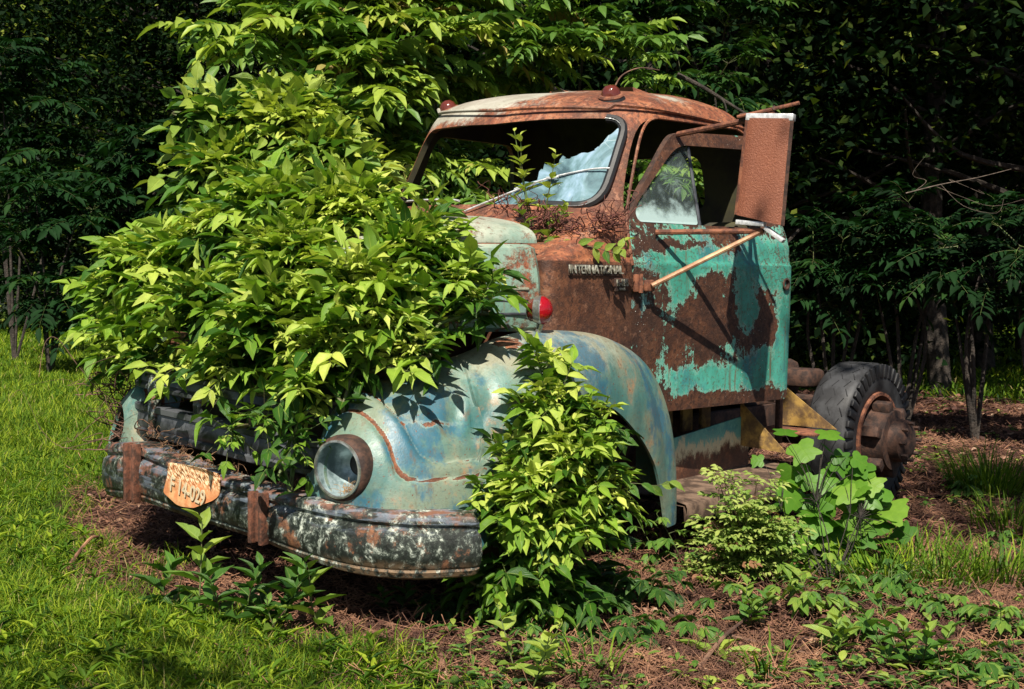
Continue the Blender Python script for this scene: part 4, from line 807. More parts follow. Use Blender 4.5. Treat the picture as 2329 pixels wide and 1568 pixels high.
# ------------------------------------------------------------------ leafy plants
def fin(root, label, cat, group=None): tag(root, label, cat, group); return root
def blobpt(b):
    px, py, r_, w_ = b[:4]; return at(px, py, w_), r_*w_/FPX
def shoots(name, label, cat, blobs, dens, root, mat, LL=.15, ll=.48, wr=.44, pairs=3, up=.45, young=1., T=T_OV, fill=1., group=None, droop=.14, stemr=.003, outw=.5, seed=1):
    """a shrub or vine mass: arching shoots with opposite pinnate leaves, each growing out of the mass"""
    g = np.random.default_rng(seed); e = empty(name, tuple(root)); fin(e, label, cat, group); Lf = Leaves(); SA, SB, SR = [], [], []; PP, DD, LLs, VV = [], [], [], []
    tocam = unit(CAM*np.array([1, 1, 0])-np.array(root)*np.array([1, 1, 0])); C = [(c, max(r_-LL*.50, r_*.45)) for c, r_ in (blobpt(b) for b in blobs)]
    dens = dens*1.7
    for c, r_ in C:
        q = C[np.argmin([np.linalg.norm(c-c2)+(9 if c2 is c else 0)+(0 if c2[2] < c[2] else .5) for c2, _ in C])][0] if len(C) > 1 else np.array(root)
        if c[2] == min(c2[2] for c2, _ in C): q = np.array(root)
        pts = crom([q, (q+c)/2+g.normal(size=3)*.05, c], 4); SA += list(pts[:-1]); SB += list(pts[1:]); SR += [stemr*2.6]*(len(pts)-1)
        for k in range(int(dens*(r_/.2)**2)):
            d = g.normal(size=3); d = unit(unit(d)+tocam*outw+np.array([0, 0, up*.6])); b = c+d*r_*g.uniform(.1, .45); ln = r_*g.uniform(.5, .95)+.02; tip = b+unit(d+np.array([0, 0, up]))*ln
            pts = crom([b, (b+tip)/2+np.array([0, 0, .12*ln]), tip], 4); SA.append(c+(b-c)*.2); SB.append(b); SR.append(stemr); SA += list(pts[:-1]); SB += list(pts[1:]); SR += [stemr]*(len(pts)-1)
            nn = max(3, int(ln/(LL*.34))); yb = g.normal()*.12; az = g.uniform(0, 6.28); ax = unit(tip-b); u = unit(np.cross(ax, [.1, .2, 1.])); v = np.cross(ax, u)
            for i in range(nn+1):
                t = .15+.85*i/nn; p = b+(tip-b)*t+np.array([0, 0, .12*ln*4*t*(1-t)*.9]); sz = LL*(1-.62*t**3)*g.uniform(.8, 1.15); az += math.pi/2+.3*g.normal()
                for s_ in (0, math.pi):
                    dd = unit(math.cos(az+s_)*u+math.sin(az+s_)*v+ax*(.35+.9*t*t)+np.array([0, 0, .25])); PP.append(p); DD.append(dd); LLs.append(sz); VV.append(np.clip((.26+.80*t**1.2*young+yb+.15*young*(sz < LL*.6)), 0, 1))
            PP.append(tip); DD.append(ax); LLs.append(LL*.42); VV.append(min(1, .85*young+yb))
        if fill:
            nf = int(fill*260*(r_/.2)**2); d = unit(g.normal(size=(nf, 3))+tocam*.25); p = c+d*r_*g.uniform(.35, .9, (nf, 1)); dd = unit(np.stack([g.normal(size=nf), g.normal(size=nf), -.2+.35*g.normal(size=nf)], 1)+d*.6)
            Lf.add(T, p, dd, np.array([0, 0, 1.])+.5*d+.3*g.normal(size=(nf, 3)), LL*ll*g.uniform(.8, 1.35, nf), LL*ll*wr*g.uniform(.9, 1.25, nf), np.clip(.12+.14*g.random(nf), 0, 1))  # inner fill leaves coloured dark, standing in for shade inside the mass
    P, D, N, L, A, B, m = compound(np.array(PP), np.array(DD), np.array(LLs), pairs, ll, droop, g=g, dz=.13, jit=.26); Vv = np.tile(np.array(VV), m)+.07*g.normal(size=len(L))
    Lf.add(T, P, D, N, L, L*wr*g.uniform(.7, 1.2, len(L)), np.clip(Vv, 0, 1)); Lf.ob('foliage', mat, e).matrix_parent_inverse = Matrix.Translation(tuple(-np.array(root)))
    A_ = np.concatenate([A, np.array(SA)]); B_ = np.concatenate([B, np.array(SB)]); rr = np.concatenate([np.full(len(A), stemr*.42), np.array(SR)])
    sticks('stem', A_, B_, rr, rr*.85, M['stem'], e, 4).matrix_parent_inverse = Matrix.Translation(tuple(-np.array(root))); return e

hood_mass = [(250, 690, 80, 5.4), (330, 630, 105, 5.3), (290, 770, 85, 5.2), (430, 620, 110, 5.1), (530, 570, 115, 4.9), (630, 510, 115, 4.75), (650, 640, 140, 4.5), (770, 520, 125, 4.65), (850, 520, 90, 4.7), (920, 620, 125, 4.5), (950, 545, 75, 4.65), (1020, 600, 70, 4.5), (1035, 680, 80, 4.4), (1100, 715, 62, 4.33), (1065, 600, 45, 4.5),
             (820, 700, 135, 4.3), (940, 770, 95, 4.25), (770, 800, 110, 4.2), (640, 760, 125, 4.3), (500, 730, 115, 4.6), (390, 740, 95, 4.95), (340, 815, 70, 4.9), (440, 815, 75, 4.65), (540, 830, 60, 4.4), (560, 840, 80, 4.35), (690, 870, 85, 4.2), (830, 850, 65, 4.15), (980, 810, 60, 4.2), (275, 850, 45, 5.1), (780, 920, 45, 4.1)]
shoots('trumpet_vine', 'large bright green vine with toothed leaflets smothering the hood and grille', 'vine', hood_mass, 21, (.1, -.1, .1), M['leaf'], LL=.18, ll=.52, seed=11)
shoots('trumpet_vine', 'trailing vine stem hanging down over the grille and bumper', 'vine', [(520, 975, 48, 4.2), (600, 960, 55, 4.1), (660, 1000, 55, 4.08), (640, 1070, 45, 4.05), (590, 1100, 30, 4.05), (700, 960, 40, 4.12), (660, 1120, 26, 4.03)], 26, (.5, .35, .8), M['leaf'], LL=.14, ll=.5, pairs=2, young=.55, up=.1, fill=.6, seed=12)
up_mass = [(440, 260, 55, 6.0), (500, 300, 90, 6.0), (440, 400, 70, 6.0), (420, 470, 50, 5.9), (520, 420, 110, 5.9), (600, 260, 80, 6.1), (650, 330, 130, 6.0), (600, 500, 120, 5.7), (735, 280, 85, 6.1), (740, 400, 120, 5.9), (820, 400, 70, 5.8), (700, 210, 55, 6.2), (480, 540, 60, 5.6)]
shoots('leafy_shrub', 'tall shrub with broad rounded leaves rising behind the hood vine', 'shrub', up_mass, 15, (-.4, -1.3, 0), M['leaf2'], LL=.18, ll=.62, wr=.56, pairs=1, young=.95, seed=13)
arch = [(1225, 870, 62, 4.33), (1215, 930, 75, 4.3), (1275, 920, 60, 4.25), (1250, 1000, 95, 4.25), (1335, 980, 70, 4.22), (1180, 1070, 88, 4.2), (1290, 1080, 115, 4.18), (1215, 1160, 110, 4.12), (1340, 1130, 80, 4.18), (1125, 1130, 55, 4.15), (1200, 1240, 100, 4.1), (1290, 1220, 90, 4.12), (1150, 1200, 70, 4.1)]
shoots('trumpet_vine', 'bright vine column climbing through the front wheel opening beside the bumper end', 'vine', arch, 30, (.25, 1.15, .0), M['leaf'], LL=.15, ll=.5, seed=14, pairs=3)
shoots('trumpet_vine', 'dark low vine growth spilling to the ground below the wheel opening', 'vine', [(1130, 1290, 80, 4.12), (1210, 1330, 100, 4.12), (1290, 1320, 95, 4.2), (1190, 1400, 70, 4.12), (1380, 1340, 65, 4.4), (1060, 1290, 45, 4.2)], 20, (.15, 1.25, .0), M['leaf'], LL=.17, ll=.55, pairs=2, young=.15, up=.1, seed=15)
# pinnate saplings lit by the sun behind the cab
def sumac(name, label, base, blobs, dens, LL, pairs, seed, mat, young=.8, group=None, dark=0., trunk=True):
    g = np.random.default_rng(seed); e = empty(name, tuple(base)); fin(e, label, 'tree', group); PP, DD, LLs, VV = [], [], [], []; SA, SB, SR = [], [], []; T0 = np.array(base, float)
    tb = MB()
    for b in blobs:
        c, r_ = blobpt(b); st = crom([T0, T0*.5+c*.5+np.array([0, 0, .25*(c[2])])*.4+g.normal(size=3)*.08, c], 6); tb.tube(st, np.linspace(.022, .008, len(st)), 6)
        for k in range(int(dens*(r_/.5)**2)):
            d = unit(g.normal(size=3)+np.array([0, 0, .5])+unit(CAM-c)*.3); s_ = c+d*r_*g.uniform(.15, .85); SA.append(c); SB.append(s_); SR.append(.005)
            for j in range(7):
                a = j*2.4+g.uniform(0, 1); dd = unit(np.array([math.cos(a), math.sin(a), g.uniform(-.15, .75)])+d*.5); PP.append(s_); DD.append(dd); LLs.append(LL*g.uniform(.6, 1.15)); VV.append(np.clip(g.normal(.5, .2)*young+.2*(j > 5), 0, 1))
    P, D, N, L, A, B, m = compound(np.array(PP), np.array(DD), np.array(LLs), pairs, .26, .35, spread=66, jit=.13, g=g); Vv = np.tile(np.array(VV), m)+.06*g.normal(size=len(L))
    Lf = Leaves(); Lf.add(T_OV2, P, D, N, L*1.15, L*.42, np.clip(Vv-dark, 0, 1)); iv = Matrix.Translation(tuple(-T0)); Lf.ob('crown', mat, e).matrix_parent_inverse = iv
    A_ = np.concatenate([A, np.array(SA)]); B_ = np.concatenate([B, np.array(SB)]); rr = np.concatenate([np.full(len(A), .0018), np.array(SR)]); sticks('twig', A_, B_, rr, rr*.8, M['stem'], e, 3).matrix_parent_inverse = iv
    tb.ob('trunk', M['bark'], e).matrix_parent_inverse = iv; return e
sumac('pinnate_tree', 'sunlit young tree with long feathery leaves behind the hood, topmost at centre', on_ground(900, 860), [(620, 90, 110, 7.6), (730, 150, 130, 7.6), (850, 60, 130, 7.8), (960, 150, 150, 7.8), (860, 260, 130, 7.5), (700, 20, 110, 7.8), (1000, 30, 120, 8.0)], 15, .48, 8, 21, M['walnut'], young=1.15)
sumac('pinnate_tree', 'young tree with long feathery leaves showing just left of the cab', on_ground(960, 840), [(900, 330, 90, 7.9), (850, 420, 90, 7.8), (1000, 260, 90, 8.0), (1050, 400, 100, 8.2), (780, 350, 90, 7.8), (980, 470, 80, 8.1)], 14, .42, 7, 22, M['walnut'], young=.9)
sumac('pinnate_tree', 'young tree with feathery leaves rising above the cab roof', on_ground(1250, 820), [(1120, 100, 110, 8.3), (1230, 150, 110, 8.3), (1330, 80, 110, 8.5), (1430, 150, 100, 8.6), (1200, 30, 110, 8.5)], 12, .42, 7, 23, M['walnut'], young=.8)
sumac('pinnate_tree', 'dim young tree with feathery leaves above the rear of the cab roof', on_ground(1560, 800), [(1540, 120, 110, 9.5), (1620, 200, 100, 9.5), (1500, 40, 120, 9.8), (1650, 60, 110, 10)], 9, .42, 7, 24, M['walnut_shaded'], young=1.2, dark=.1)
sumac('pinnate_tree', 'sunlit leafy sapling seen only through the cab windows, right behind the cab', on_ground(1470, 790), [(1330, 420, 90, 8.8), (1480, 410, 100, 8.8), (1610, 400, 80, 8.9)], 12, .36, 7, 25, M['walnut'], young=.9)
for i, (px, w_, lab) in enumerate([(1900, 10.5, 'dark feathery-leaved bush just right of the cab behind the rear wheel'), (2060, 10.0, 'dark feathery-leaved bush above the rear wheel, with paler top leaves'), (2230, 9.6, 'dark feathery-leaved bush at the right, second from the picture edge'), (2370, 9.2, 'dark feathery-leaved bush cut off by the right edge')]):
    bs = [(px-50, 560, 95, w_), (px+40, 520, 90, w_+.2), (px, 620, 100, w_-.1), (px-60, 690, 60, w_), (px+60, 640, 85, w_)]
    sumac('feathery_bush', lab, at(px, 632, w_)*np.array([1, 1, 0]), bs, 8, .42, 6, 30+i, M['walnut_shaded'], young=.7, group='dark feathery bushes at the right', dark=.10)

for i, (px, py, w_, lab) in enumerate([(110, 560, 15, 'dim feathery-leaved tree at the left with fronds hanging near the lawn edge'), (330, 430, 16, 'dim feathery-leaved tree between the left edge and the leafy shrub'), (30, 260, 17, 'dim feathery-leaved tree reaching into the upper left corner')]):
    sumac('pinnate_tree', lab, at(px, 632, w_)*np.array([1, 1, 0]), [(px-70, py, 80, w_), (px+60, py-40, 80, w_), (px, py+90, 80, w_), (px+90, py+110, 70, w_), (px-30, py-120, 70, w_)], 6, .6, 7, 60+i, M['walnut_shaded'], young=.6, dark=.0)
# ------------------------------------------------------------------ woodland trees
def forest_tree(seed, H=12., R0=2.6, R1=4.2, z0=.8, nc=420, per=60, leaf=.13, trunk_r=.16):
    g = np.random.default_rng(seed); e = empty('woodland_tree'); lean = g.normal(size=2)*.05; tb = MB(); pts = [(lean[0]*z*H, lean[1]*z*H, z*H) for z in np.linspace(-.02, .9, 10)]; pts = np.array(pts)+g.normal(size=(10, 3))*.05*np.array([1, 1, 0])
    tb.tube(crom(pts, 3), np.linspace(trunk_r, trunk_r*.3, 28), 9); P = []; D = []
    for k in range(26):
        z = H*(.12+.8*k/26); a = g.uniform(0, 6.28); rr = R0+(R1-R0)*(z/H); rr *= math.sqrt(max(.1, 1-(max(0, z/H-.6)/.42)**2)); s0 = np.array([lean[0]*z, lean[1]*z, z]); s1 = s0+np.array([math.cos(a)*rr*.8, math.sin(a)*rr*.8, rr*.25]); md = (s0+s1)/2+g.normal(size=3)*.2
        tb.tube(crom([s0, md, s1], 4), np.linspace(trunk_r*.3, .012, 9), 5)
    for k in range(nc):
        z = H*(z0/H+(1-z0/H)*g.random()**.9); rr = R0+(R1-R0)*(z/H); rr *= math.sqrt(max(.02, 1-(max(0, z/H-.6)/.42)**2)); a = g.uniform(0, 6.28); q = rr*math.sqrt(g.uniform(.08, 1)); c = np.array([math.cos(a)*q, math.sin(a)*q, z])
        sz = g.uniform(.25, .6); n = int(per*g.uniform(.5, 1.4)); p = c+g.normal(size=(n, 3))*np.array([sz, sz, sz*.28]); p[:, 2] -= .25*((p[:, :2]-c[:2])**2).sum(1); P.append(p)
    P = np.concatenate(P); n = len(P); D = np.stack([g.normal(size=n), g.normal(size=n), -.35+.3*g.normal(size=n)], 1); N = np.array([0, 0, 1.])+.55*g.normal(size=(n, 3))
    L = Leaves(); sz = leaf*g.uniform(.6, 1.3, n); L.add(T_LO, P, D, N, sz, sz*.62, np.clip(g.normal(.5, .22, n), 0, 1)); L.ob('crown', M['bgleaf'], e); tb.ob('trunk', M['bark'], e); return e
protos = [forest_tree(41), forest_tree(42, H=11, R0=2.9, R1=3.9, nc=380), forest_tree(43, H=13, R0=2.2, R1=4.6, z0=2.4, nc=400, trunk_r=.14), forest_tree(44, H=9, R0=2.3, R1=3.2, z0=.3, nc=380, per=60, leaf=.11)]
used = set()
def put_tree(pi, px, w_, rot, s_, label):
    r0 = protos[pi]
    if pi in used:
        r_ = r0.copy(); COL.objects.link(r_)
        for ch in list(r0.children):
            c = ch.copy(); COL.objects.link(c); c.parent = r_
    else: r_ = r0; used.add(pi)
    p = at(px, 632, w_); r_.location = (p[0], p[1], .03); r_.rotation_euler = (0, 0, rot); r_.scale = (s_,)*3
    tag(r_, label, 'tree', 'woodland trees behind the truck'); return r_
LBL = 'one of the indistinct dark trees merging in the shaded wood behind the truck'
front = [(3, -150, 25, 'dark bushy tree at the far left edge of the wood'), (0, 70, 27, 'dark woodland tree with a pale thin trunk at the left, standing at the lawn edge'), (3, 250, 26, 'dark bushy tree left of the vine, where the lawn meets the wood'), (1, 430, 24, 'dark woodland tree directly left of the tall leafy shrub'), (0, 640, 22, 'dark woodland tree behind the tall leafy shrub'),
         (2, 1740, 15, 'woodland tree with a grey trunk rising right above the side mirror'), (2, 2140, 14, 'woodland tree with a thin dark leaning trunk at the upper right'), (1, 1990, 27, 'distant woodland tree whose trunk foot shows above the rear wheel')]
k = 0
for pi, px, w_, lab in front: put_tree(pi, px, w_, k*1.7, 1., lab); k += 1
for pi, px, w_ in [(1, -20, 32), (0, 180, 33), (3, 350, 31), (0, 560, 31), (1, 780, 29), (3, 900, 20), (0, 1000, 27), (2, 1180, 17), (1, 1200, 25), (3, 1360, 18), (0, 1430, 22), (1, 1600, 19), (3, 1600, 15), (0, 1800, 24), (3, 1870, 19), (2, 1950, 20), (3, 2250, 17), (0, 2330, 22), (2, 2420, 13), (1, 2500, 18), (2, 1450, 13), (3, 2120, 24), (0, 2150, 36), (1, 1850, 38), (1, 2400, 33), (0, 1650, 33), (0, 1300, 36), (1, 900, 38), (0, 450, 40), (1, 150, 41)]:
    put_tree(pi, px, w_, k*2.3, .9+.03*(k % 7), LBL); k += 1
#@@PLANTS
IV = lambda b: Matrix.Translation(tuple(-np.array(b, float)))
def part_to(o, e): o.parent = e; o.matrix_parent_inverse = IV(e.location); return o
def strands(name, curves, r, mat, par=None, n=4):
    A, B, r1, r2 = [], [], [], []
    for c, rr in curves:
        m = len(c)-1; A += list(c[:-1]); B += list(c[1:]); q = np.linspace(rr, rr*.4, m+1); r1 += list(q[:-1]); r2 += list(q[1:])
    return sticks(name, A, B, np.array(r1), np.array(r2), mat, par, n)
def herb(label, px, py, h, kind='broad', n=7, L=.12, W=.055, val=.5, seed=1, name='weed', cat='plant', z=0., group=None, spread=.5, base=None, mat=None, stems=1):
    """one plant on the ground: stems with alternate leaves (broad), or five-fingered leaves on stalks (creeper)"""
    g = np.random.default_rng(seed); b = on_ground(px, py) if base is None else np.array(base, float); b = np.array([b[0], b[1], gz(b[0], b[1]) if base is None else b[2]]); e = empty(name, tuple(b)); fin(e, label, cat, group); Lf = Leaves(); cu = []
    for s_ in range(stems):
        a = g.uniform(0, 6.28); b0 = b+np.array([math.cos(a), math.sin(a), 0])*spread*h*g.uniform(0, .5)*(stems > 1); tip = b0+np.array([math.cos(a)*spread*h*.5, math.sin(a)*spread*h*.5, h*g.uniform(.6, 1.)]); st = crom([b0, (b0+tip)/2+g.normal(size=3)*.03*h, tip], 4); cu.append((st, .0022+.005*h)); az = g.uniform(0, 6.28)
        for i in range(n):
            t = (.25+.75*i/max(1, n-1)) if kind != 'rosette' else .05+.2*i/n; q = st[min(8, int(t*8))]; az += 2.4; up_ = .25+.8*t if kind != 'creeper' else .35; d = unit(np.array([math.cos(az), math.sin(az), up_])); k = (1-.45*t**3)*g.uniform(.8, 1.15)
            if kind == 'creeper':
                c = q+d*L*.7*k; cu.append((np.array([q, c]), .0014)); f = unit(np.array([math.cos(az), math.sin(az), -.15]))
                sd = np.cross([0, 0, 1.], f); 
                for j, an in enumerate((-78, -38, 0, 38, 78)):
                    dd = math.cos(R(an))*f+math.sin(R(an))*sd+np.array([0, 0, -.12-.15*g.random()]); sz = L*k*(1, .85, .62)[abs(j-2)]
                    Lf.add(T_OV2, c, dd, np.array([[0, 0, 1.]])+.15*g.normal(size=(1, 3))+.3*f, sz, sz*.48, np.clip(val+.1*g.normal(), 0, 1))
            else: Lf.add(T_OV, q, d, np.array([[-d[0]*.5, -d[1]*.5, 1.]])+.2*g.normal(size=(1, 3)), L*k*(1.15 if kind == 'rosette' else 1), W*k, np.clip(val+.35*t*t*.5+.08*g.normal(), 0, 1))
    part_to(Lf.ob('leaves', mat or M['leaf2']), e); part_to(strands('stem', cu, 0, M['stem']), e); return e
herb('broad-leaved weed with upright toothed leaves standing in front of the bumper centre', 735, 1450, .32, 'broad', 9, .15, .055, .42, 51, 'broadleaf_weed', spread=.3)
herb('leafy weed with pale pinkish tip leaves growing up before the orange plate', 450, 1415, .40, 'broad', 12, .15, .055, .45, 52, 'broadleaf_weed', spread=.3)
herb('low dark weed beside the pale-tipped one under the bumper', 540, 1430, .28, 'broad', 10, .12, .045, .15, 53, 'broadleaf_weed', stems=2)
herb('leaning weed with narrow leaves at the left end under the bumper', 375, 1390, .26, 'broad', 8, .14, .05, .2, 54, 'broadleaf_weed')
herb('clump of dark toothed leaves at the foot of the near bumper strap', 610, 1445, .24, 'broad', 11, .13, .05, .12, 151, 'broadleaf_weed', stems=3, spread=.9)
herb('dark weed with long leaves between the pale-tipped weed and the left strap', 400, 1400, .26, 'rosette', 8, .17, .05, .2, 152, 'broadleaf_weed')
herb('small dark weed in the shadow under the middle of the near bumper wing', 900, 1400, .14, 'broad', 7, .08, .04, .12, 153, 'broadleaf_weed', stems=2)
herb('slender weed with a reddish stem on the mulch edge at bottom centre left', 640, 1455, .20, 'broad', 6, .09, .04, .4, 55, 'broadleaf_weed')
herb('small poison-ivy-like plant with pale leaves at bottom centre', 1180, 1560, .22, 'broad', 9, .075, .045, .6, 56, 'three_leaf_plant', stems=3, spread=.9)
herb('bushy young weed with broad leaves at the lower right corner', 2085, 1520, .20, 'broad', 8, .09, .045, .35, 57, 'broadleaf_weed', stems=5, spread=1.3)
herb('light green weed with oval leaves left of the lower right corner clump', 1870, 1500, .16, 'broad', 7, .10, .05, .5, 58, 'broadleaf_weed', stems=2)
herb('weed with upright stems and oval leaves on the mulch right of the rose bush', 1700, 1430, .18, 'broad', 7, .085, .04, .4, 59, 'broadleaf_weed', stems=3, spread=.9)
herb('single upright narrow-leaved weed near the bottom edge right of centre', 1630, 1500, .17, 'rosette', 4, .15, .035, .6, 60, 'broadleaf_weed', spread=.1)
herb('two-leaved seedling at the bottom edge, right of centre', 1580, 1560, .05, 'rosette', 3, .08, .05, .65, 61, 'seedling')
for i, (px, py, h, n, L, st, val, lab) in enumerate([
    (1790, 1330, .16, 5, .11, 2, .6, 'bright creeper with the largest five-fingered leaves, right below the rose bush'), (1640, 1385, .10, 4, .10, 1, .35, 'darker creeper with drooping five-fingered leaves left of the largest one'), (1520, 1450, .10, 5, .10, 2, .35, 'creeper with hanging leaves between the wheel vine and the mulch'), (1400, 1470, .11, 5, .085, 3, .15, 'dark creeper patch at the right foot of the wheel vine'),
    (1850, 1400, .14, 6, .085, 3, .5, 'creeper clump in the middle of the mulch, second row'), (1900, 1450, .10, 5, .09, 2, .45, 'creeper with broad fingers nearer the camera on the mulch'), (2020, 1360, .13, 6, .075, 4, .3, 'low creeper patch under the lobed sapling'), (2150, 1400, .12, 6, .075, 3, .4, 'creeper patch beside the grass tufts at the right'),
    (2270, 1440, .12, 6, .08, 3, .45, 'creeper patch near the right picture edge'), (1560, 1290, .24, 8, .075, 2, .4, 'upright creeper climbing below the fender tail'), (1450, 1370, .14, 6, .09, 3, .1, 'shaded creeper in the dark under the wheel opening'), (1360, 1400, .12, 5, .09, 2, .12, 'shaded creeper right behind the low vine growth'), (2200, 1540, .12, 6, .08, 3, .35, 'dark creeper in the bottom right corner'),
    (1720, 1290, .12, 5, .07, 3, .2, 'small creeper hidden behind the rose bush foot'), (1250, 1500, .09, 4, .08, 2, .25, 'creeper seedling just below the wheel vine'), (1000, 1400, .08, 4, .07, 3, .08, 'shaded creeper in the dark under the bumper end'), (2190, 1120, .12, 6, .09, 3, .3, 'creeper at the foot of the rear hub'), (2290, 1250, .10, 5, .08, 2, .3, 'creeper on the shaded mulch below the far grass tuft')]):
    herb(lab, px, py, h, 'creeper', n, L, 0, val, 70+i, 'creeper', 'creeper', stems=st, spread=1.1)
# lobed sapling
def sapling(label, base, tips, seed):
    g = np.random.default_rng(seed); b = np.array([base[0], base[1], .10]); e = empty('tulip_sapling', tuple(b)); fin(e, label, 'sapling'); Lf = Leaves(); cu = []; nodes = []
    for k, (px, py, w_, L, v) in enumerate(tips):
        w_ = min(w_, 5.05, (CAM[2]-.12)*FPX/(py-632)*.985-.05); p = at(px, py, w_); f = unit(CAM-p); node = b+(p-b)*np.array([.6, .6, .72])+g.normal(size=3)*.02
        if k % 6 == 0: cu.append((crom([b, b*.5+node*.5+g.normal(size=3)*.02, node], 3), .004)); nodes.append(node)
        node = min(nodes, key=lambda q: np.linalg.norm(q-p)); cu.append((crom([node, (node+p)/2+np.array([0, 0, .02]), p], 3), .0022))
        d = unit(np.array([g.normal()*.7, g.normal()*.7, g.uniform(-.9, .3)])+f*.15); nn = unit(f*.8+np.array([0, 0, .7])+.25*g.normal(size=3)); Lf.add(T_TUL, p, d, nn[None], L*.84, L*.86, v)
    part_to(Lf.ob('leaves', M['tulip']), e); part_to(strands('stem', cu, 0, M['bark']), e)
g_ = np.random.default_rng(5); tips = [(1815, 1010, 5.35, .15, .6), (1880, 980, 5.5, .13, .55), (1925, 1040, 5.4, .14, .45), (1860, 1080, 5.3, .13, .5), (1800, 1060, 5.3, .15, .5), (1960, 1070, 5.3, .17, .55), (2010, 1110, 5.2, .19, .45), (1940, 1130, 5.1, .19, .85), (1990, 1160, 5.1, .2, .7), (1840, 1130, 5.2, .17, .35), (1890, 1180, 5.1, .18, .3), (1800, 1150, 5.25, .16, .25), (1850, 1220, 5.1, .17, .3), (1920, 1240, 5.1, .17, .3), (1960, 1200, 5.2, .17, .25), (1830, 1270, 5.1, .14, .35), (1900, 1290, 5.0, .13, .3), (1960, 1290, 5.0, .12, .35), (1780, 1210, 5.2, .13, .2), (1890, 1050, 5.5, .12, .3), (2030, 1180, 5.3, .15, .3)]
tips += [(px+g_.normal()*35, py+20+g_.normal()*30, w_+.1, L*.8, v*.6) for px, py, w_, L, v in tips]+[(px+g_.normal()*40, py+30+g_.normal()*30, w_-.05, L*.5, v*.8) for px, py, w_, L, v in tips[::2]]+[(g_.uniform(1780, 2010), g_.uniform(1040, 1310), 5., g_.uniform(.10, .17), g_.uniform(.4, .85)) for _ in range(34)]
sapling('sapling with large four-lobed light green leaves beside the running board', on_ground(1890, 1330), tips, 6)
# rose bush
def rose(label, base, blobs, seed):
    g = np.random.default_rng(seed); b = np.array([base[0], base[1], .10]); e = empty('rose_bush', tuple(b)); fin(e, label, 'bush'); PP, DD, LLs, VV, cu = [], [], [], [], []
    for px, py, r_, w_, nn in blobs:
        for k in range(nn):
            tip = at(px+g.uniform(-1, 1)*r_, py+g.uniform(-1, 1)*r_*.8, min(w_, 4.68)+g.normal()*.06); tip[2] = max(tip[2], .20); st = crom([b+g.normal(size=3)*np.array([.05, .05, 0]), b*.5+tip*.5+np.array([0, 0, .05])+g.normal(size=3)*.03, tip], 5); cu.append((st, .0022)); rd = g.random() < .12
            for i in range(3, len(st)):
                a = g.uniform(0, 6.28); PP.append(st[i]); DD.append(np.array([math.cos(a), math.sin(a), .3])); LLs.append(.072*g.uniform(.7, 1.2)); VV.append(1. if rd and i > 9 else np.clip(.45+.3*g.random()+.015*i, 0, .85))
    P, D, N, L, A, B, m = compound(np.array(PP), np.array(DD), np.array(LLs), 3, .36, .1, g=g); Lf = Leaves(); Lf.add(T_OV2, P, D, N, L, L*.6, np.tile(np.array(VV), m))
    part_to(Lf.ob('leaves', M['rose']), e); part_to(strands('stem', cu, 0, M['twig']), e)
rose('wild rose bush with many tiny leaflets between the fender tail and the lobed sapling', on_ground(1700, 1310), [(1650, 1190, 80, 4.95, 22), (1700, 1260, 115, 4.85, 34), (1740, 1160, 70, 5.0, 16), (1620, 1270, 70, 4.8, 16), (1760, 1230, 70, 4.95, 14), (1645, 1090, 18, 4.9, 7), (1735, 1090, 18, 5.0, 5)], 7)
# grass tufts on the mulch
def tuft(label, px, py, n, h, r_, seed, base=None):
    g = np.random.default_rng(seed); b = on_ground(px, py); e_a = g.random(n)*6.28; q = r_*np.sqrt(g.random(n)); P = np.column_stack([b[0]+np.cos(e_a)*q, b[1]+np.sin(e_a)*q, np.full(n, gz(b[0], b[1])-.01)]); tl = .15+.7*g.random(n); a = e_a+g.normal(size=n)*.5
    L = Leaves(); L.add(T_BLADE, P, np.stack([np.cos(a)*tl, np.sin(a)*tl, np.ones(n)], 1), np.stack([-np.cos(a), -np.sin(a), tl], 1), h*g.uniform(.5, 1.1, n), .007*g.uniform(.7, 1.3, n), np.clip(g.normal(.38, .18, n), 0, .9)); o = L.ob('grass_tuft', M['grass']); tag(o, label, 'grass tuft')
for i, (px, py, n, h, r_, lab) in enumerate([(2250, 1120, 420, .34, .22, 'tall grass tuft farthest back near the right edge'), (2010, 1330, 220, .20, .18, 'grass tuft right of the lobed sapling foot'), (2140, 1330, 160, .20, .2, 'thin grass tuft on the mulch at the middle right'), (2270, 1320, 200, .22, .2, 'grass tuft nearest the right edge on the mulch'), (1330, 1540, 40, .16, .10, 'sparse grass blades just right of the three-leaf plant at the bottom'), (2080, 1270, 160, .18, .2, 'short grass tuft in front of the shaded hub'), (1740, 1545, 30, .17, .05, 'few tall blades at the bottom edge right of centre'), (2300, 1200, 150, .22, .2, 'shaded grass tuft between the two taller ones at the right edge')]): tuft(lab, px, py, n, h, r_, 100+i)
# low seedlings scattered over the mulch: ground cover nobody could count
P, d = polar(3600, 2.9, 12, 950, 2650); k = (lawn_w(P, .3) < .5) & (np.sin(P[:, 0]*2.7+2)*np.sin(P[:, 1]*3.1)+.5*rng.normal(size=len(P)) > .25) & ~((P[:, 0] > -3.6) & (P[:, 0] < .5) & (abs(P[:, 1]) < .7)); P = P[k]; n = len(P); L = Leaves()
for j in range(4):
    a = j*1.7+rng.random(n)*.8; L.add(T_OV2, np.column_stack([P+.01*rng.normal(size=(n, 2)), gz(P[:, 0], P[:, 1])+.012+.03*rng.random(n)]), np.stack([np.cos(a), np.sin(a), .35+.4*rng.random(n)], 1), np.stack([-np.cos(a)*.4, -np.sin(a)*.4, np.ones(n)], 1), .022+.035*rng.random(n), .012+.016*rng.random(n), np.clip(rng.normal(.4, .2, n), 0, 1))
tag(L.ob('seedling_ground_cover', M['leaf2']), kind='stuff')
